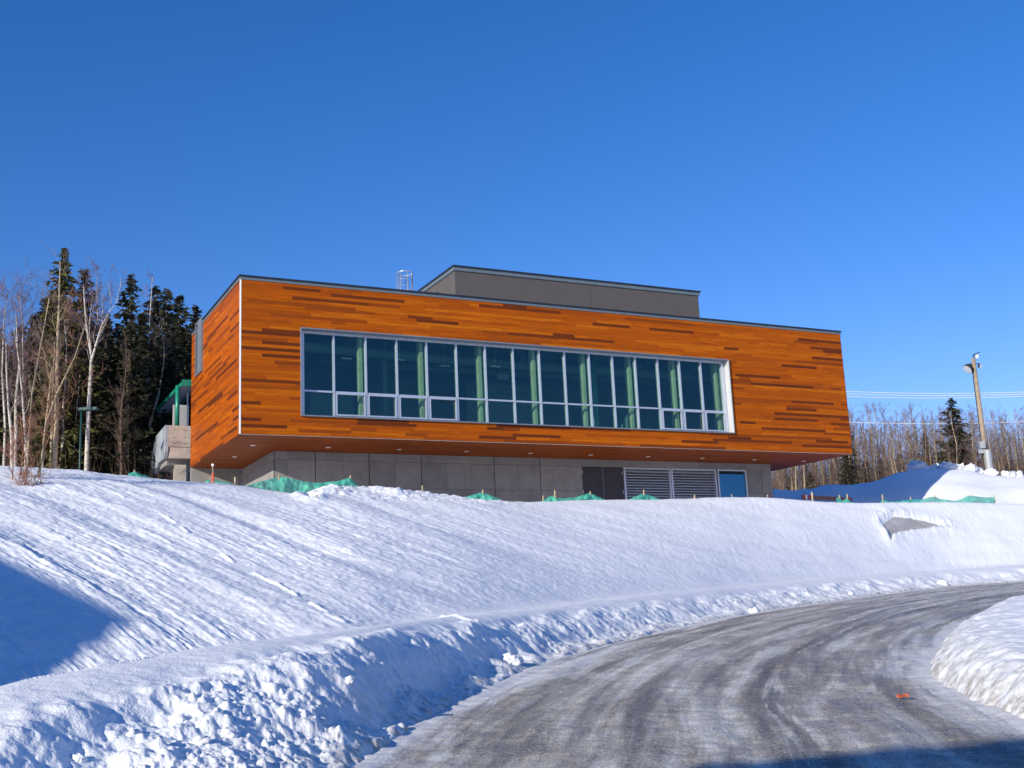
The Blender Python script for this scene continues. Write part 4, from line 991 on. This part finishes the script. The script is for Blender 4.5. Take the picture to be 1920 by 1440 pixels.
ptree('birch_tree', [(52, 888), (48, 820), (42, 740), (36, 680), (26, 612)], 53, .08, 106, M_birch, M_twigp, 'white birch leaning left, third from the left edge', 'birch tree', GB, nbr=16, L0=1.6)
ptree('aspen_tree', [(48, 915), (53, 830), (60, 740), (74, 660), (92, 560)], 37, .05, 107, M_aspen, M_twig, 'slender sapling curving right, growing out of the snow bank', 'aspen tree', GB, nbr=16, L0=1.6, start=.2, ang=.9)
ptree('aspen_tree', [(71, 915), (80, 850), (88, 790), (108, 735), (140, 670), (163, 600)], 37, .055, 108, M_aspen, M_twigr, 'leaning sapling with a reddish foot on the snow bank', 'aspen tree', GB, nbr=18, L0=1.8, start=.2, ang=.9)
ptree('aspen_tree', [(95, 882), (98, 800), (100, 700), (103, 640)], 57, .10, 109, M_aspen, M_twig, 'yellow stem close behind the tall straight aspen', 'aspen tree', GB, nbr=10, L0=1.2)
ptree('aspen_tree', [(78, 884), (82, 830), (90, 760), (96, 700), (110, 640)], 54, .07, 110, M_aspen, M_twig, 'thin yellowish stem left of the tall straight aspen', 'aspen tree', GB, nbr=12, L0=1.4)
ptree('aspen_tree', [(249, 886), (262, 850), (280, 800), (297, 740), (307, 680), (308, 655), (303, 610)], 61, .095, 111, M_aspen, M_twig, 'bowed aspen with a bushy top in front of the dark cluster', 'aspen tree', GB, nbr=14, L0=1.5, start=.66, ang=1.1)
ptree('aspen_tree', [(219, 886), (217, 850), (214, 800)], 58, .05, 112, M_aspen, M_twig, 'short broken stem between the birch and the bowed aspen', 'aspen tree', GB, nbr=3, L0=.6)
ptree('birch_tree', [(148, 884), (152, 800), (155, 740), (160, 690), (182, 600), (182, 520)], 60, .09, 113, M_birch, M_twigp, 'birch behind the forked one with a purplish twig crown', 'birch tree', GB, nbr=30, L0=2.6, start=.5)
ptree('birch_tree', [(135, 884), (140, 820), (145, 760), (150, 700)], 58, .05, 114, M_birch, M_twig, 'thin speckled stem left of the forked birch', 'birch tree', GB, nbr=8, L0=1.2)
ptree('birch_tree', [(275, 884), (277, 800), (276, 700), (281, 600), (286, 520)], 64, .10, 115, M_birch, M_twigp, 'pale stem rising through the left side of the spruce cluster', 'birch tree', GB, nbr=20, L0=1.5, start=.5)
ptree('birch_tree', [(8, 884), (10, 800), (4, 700), (8, 600), (14, 550)], 58, .08, 116, M_birch, M_twigp, 'purplish crowned birch farthest left', 'birch tree', GB, nbr=34, L0=2.6, start=.4)
ptree('birch_tree', [(40, 884), (43, 800), (44, 700), (42, 600), (36, 555)], 60, .08, 117, M_birch, M_twigp, 'birch with a wide twiggy purple crown left of the tallest spruce', 'birch tree', GB, nbr=36, L0=2.8, start=.4)
# forked arm is a limb of the first birch
_b = [o for o in COL.objects if o.get('label', '').startswith('white birch with black marks')][0]
m = MB(); tw = MB(); rg = random.Random(77)
P_ = [Vector(at(x_, y_, 55))-_b.location for x_, y_ in ((170, 682), (179, 650), (190, 612), (205, 585), (222, 562))]
m.tube(P_, [.06, .05, .035, .025, .012], 7, False)
for k in range(9):
    u = rg.uniform(.6, 3.9); j = int(u); grow(m, P_[j].lerp(P_[j+1], u-j), (rg.uniform(-.6, .8), rg.uniform(-.6, .6), 1), rg.uniform(.7, 1.5), .02, rg, 2, tw)
lb_ = m.build('limb', M_birch, _b, True); tw.build('twigs', M_twigp, lb_)
# saplings on the bank
for i, (X_, Y_, yt, dx_, lb) in enumerate([(23, 908, 800, 4, 'thin reddish shoot nearest the left edge of the bank'), (38, 893, 790, 12, 'thin shoot beside the second sapling foot'), (66, 900, 760, 45, 'reddish shoot leaning right from the sapling clump'), (52, 912, 780, -14, 'short shoot leaning left out of the sapling clump')]):
    ptree('sapling', [(X_, Y_), (X_+dx_*.3, (Y_*2+yt)/3), (X_+dx_*.7, (Y_+2*yt)/3), (X_+dx_, yt)], 36.5+i*.3, .022, 140+i, M_twigr, M_twigr, lb, 'sapling', 'saplings on the snow bank', nbr=12, L0=.9, start=.1, ang=1.0)
for i, (X_, Y_, lb) in enumerate([(42, 913, 'low tangle of dark twigs at the sapling foot'), (68, 918, 'small dry twig tuft right of the tangle')]):
    b = ground_at(X_, Y_, 35.5); root = MB(); rg = random.Random(150+i); tw = MB()
    for k in range(26-12*i):
        a = rg.uniform(0, 6.28); grow(root, (rg.uniform(-.2, .2), rg.uniform(-.2, .2), -.05), (math.cos(a), math.sin(a), rg.uniform(.4, 1.2)), rg.uniform(.3, .7), .008, rg, 1, root)
    o = root.build('dry_shrub', M_twigr); o.location = tuple(b); tag(o, lb, 'shrub', 'dry shrubs on the bank')
# random stems in the left wood
protoB = []
for k, (bk, tg) in enumerate([(M_birch, M_twigp), (M_aspen, M_twig), (M_brown, M_twig), (M_aspen, M_twigp)]):
    rg = random.Random(200+k); t = [(0, 0, -.4)]; x_ = y_ = 0
    for j in range(1, 8):
        x_ += rg.uniform(-.16, .16); y_ += rg.uniform(-.16, .16); t.append((x_, y_, j*1.55))
    protoB.append(bare_tree('bare_tree', t, .085, 210+k, bk, tg, nbr=30, L0=1.7, start=.35, depth=2, ang=.6))
first = [True]*4
def bare_copy(k, X_, ytop, r, label, cat, grp, sx=1., yb=900):
    o = protoB[k] if first[k] else copy_tree(protoB[k]); first[k] = False
    p = at(X_, yb, r); g = gz(p[0], p[1]); top = at(X_, ytop, r)[2]; s = (top-g)/10.9
    o.location = (p[0], p[1], g); o.scale = (s*sx, s*sx, s); o.rotation_euler = (0, 0, (X_*.37) % 6.28); tag(o, label, cat, grp); return o
for i in range(34):
    bare_copy(rb.choice([0, 1, 2, 2, 3]), -20+i*11+rb.uniform(-6, 6), rb.uniform(590, 740), rb.uniform(56, 78) if i < 24 else rb.uniform(72, 84), 'thin bare stem among the dark spruces of the left woods', 'bare tree', 'thin stems in the left woods')
# --- right wood
RS = [(1801, 738, 100, 13, 1.35, 'tallest spruce on the right, left of the light pole'), (1597, 790, 96, 14, 1.1, 'spruce whose side shows past the right end of the building'), (1743, 808, 104, 14, 1.0, 'small spruce left of the tallest one on the right'), (1590, 830, 90, 14, 1.3, 'dark low spruce under the soffit corner'), (1655, 855, 108, 14, 1.4, 'low dark spruce among the aspens behind the mound'), (1770, 840, 108, 14, 1.5, 'low wide spruce right behind the mound top'), (1815, 830, 104, 14, 1.5, 'low wide spruce just left of the pole'), (1520, 880, 100, 14, 1.5, 'low spruce seen below the soffit'), (1890, 850, 112, 14, 1.2, 'low spruce near the right picture edge'), (1690, 845, 116, 14, 1.6, 'low spruce half hidden in the aspens right of the building'), (1625, 862, 112, 14, 1.6, 'lowest dark spruce just right of the building corner')]
for i, (X_, yt, r_, _, sx, lb) in enumerate(RS):
    o = copy_tree(protoC[(i+2) % 4]); place(o, X_, yt, r_, 14, 900, sx=sx); o.rotation_euler = (0, 0, i*.9); tag(o, lb, 'spruce tree', 'spruces in the right woods')
for i in range(235):
    X_ = 1440+i*2.2+rb.uniform(-4, 4); r_ = rb.uniform(93, 128)
    ed_ = 885-(X_-1440)*.75 if X_ < 1590 else 770
    yt = (rb.uniform(765, 835) if X_ > 1590 else rb.uniform(760, 840))
    bare_copy(rb.choice([1, 3, 2, 2, 1]), X_, yt, r_, 'bare aspen in the thin woods behind the snow mound', 'bare tree', 'bare aspens of the right woods', rb.uniform(.95, 1.5), 905)
# understorey: countless thin shoots
def thicket(name, x0, x1, r0, r1, n, hmin, hmax, mat, seed, r_thick=.014):
    rg = np.random.default_rng(seed); XX = rg.uniform(x0, x1, n); rr = rg.uniform(r0, r1, n)
    a = np.array([azt(q, 900)[0] for q in XX]); x = rr*np.sin(np.radians(a)); y = rr*np.cos(np.radians(a)); z = height(x, y, False)
    h = rg.uniform(hmin, hmax, n)*rg.uniform(.5, 1, n); lx = rg.normal(0, .12, n)*h; ly = rg.normal(0, .12, n)*h
    w_ = rg.uniform(.5, 1.5, n)*r_thick
    V_ = []; 
    b = np.stack([x, y, z-.2], -1); t = np.stack([x+lx, y+ly, z+h], -1)
    u1 = np.array([1, 0, 0.]); u2 = np.array([-.5, .87, 0]); u3 = np.array([-.5, -.87, 0])
    V_ = np.stack([b+u1*w_[:, None], b+u2*w_[:, None], b+u3*w_[:, None], t], 1).reshape(-1, 3)
    base = np.arange(n)[:, None]*4
    F_ = np.concatenate([base+np.array([[0, 1, 3]]), base+np.array([[1, 2, 3]]), base+np.array([[2, 0, 3]])])
    o = mk_np(name, V_, F_, mat, None, False); tag(o, kind='stuff'); return o
tag(thicket('undergrowth', 1400, 1960, 88, 135, 9500, 1.5, 6.5, M_twigd, 5, .026), 'dense brown undergrowth of thin bare shoots behind the snow mound', 'undergrowth')
tag(thicket('thicket', 1400, 1980, 98, 150, 11500, 3, 11, M_twigd, 15, .032), 'brown mass of thin stems filling the woods behind the mound', 'thicket')
tag(thicket('undergrowth', 1430, 1620, 84, 100, 1100, 1., 3., M_twigr, 6, .018), 'reddish brush seen beneath the right end of the soffit', 'undergrowth')
tag(thicket('undergrowth', -80, 335, 54, 92, 2400, 1.0, 6, M_twig, 7, .014), 'thin dead shoots on the floor of the left woods', 'undergrowth')
# ------------------------------------------------------------------ buildings behind the viewer whose shadows fall into view
SV = np.array([math.sin(math.radians(SUN_AZ)), math.cos(math.radians(SUN_AZ))]); TE = math.tan(math.radians(SUN_EL))
def shadow_src(px, py, dist=None, top=None):
    x, y = on_ground(px, py, 6); z = max(float(height(np.array([x]), np.array([y]), False)[0]), float(plane(np.array(y))))
    if dist is None: dist = (top-z)/TE
    return np.array([x, y])+SV*dist, z+TE*dist
def house(name, a, b, dist, label, len_mul, depth, low=None):
    p, t = shadow_src(*a, dist); q, _ = shadow_src(*b, top=t)
    d = (q-p)/np.linalg.norm(q-p); h = math.degrees(math.atan2(d[0], d[1]))
    left_ = np.array([-d[1], d[0]]); sg = 1 if left_@SV > 0 else -1
    g = -3.4; L_ = float(np.linalg.norm(q-p))*len_mul
    prof = [(0, g), (0, t), (L_, t), (L_, g)]
    if low:
        G, zg = shadow_src(*low, 0.); D = np.array([[SV[0], -d[0]], [SV[1], -d[1]]]); k, u = np.linalg.solve(D, p-G)
        print('lean-to', k, u, zg+TE*k, t)
        if u < 0: prof = [(u*1.6, g), (u*1.6, max(g+.5, t+(zg+TE*k-t)*1.6)), (0, t), (L_, t), (L_, g)]
    o = empty(name, (p[0], p[1], 0)); tag(o, label, 'building'); n = len(prof); m = MB(); vs = []
    for off in (0, depth*sg): vs += [(d[0]*u_+left_[0]*off, d[1]*u_+left_[1]*off, z_) for u_, z_ in prof]
    m.add(vs, [tuple(range(n)), tuple(range(2*n-1, n-1, -1))]+[(i_, i_+n, (i_+1) % n+n, (i_+1) % n) for i_ in range(n)]); m.build('wall', M_gray, o)
    return o
house('workshop', (268, 1166), (0, 1043), 30, 'grey workshop with a lean-to behind and left of the viewer, outside the picture', 2.5, 10, (92, 1262))
house('storage_shed', (1310, 1464), (1800, 1424), 24, 'grey storage shed behind the viewer, outside the picture', 4, 10)
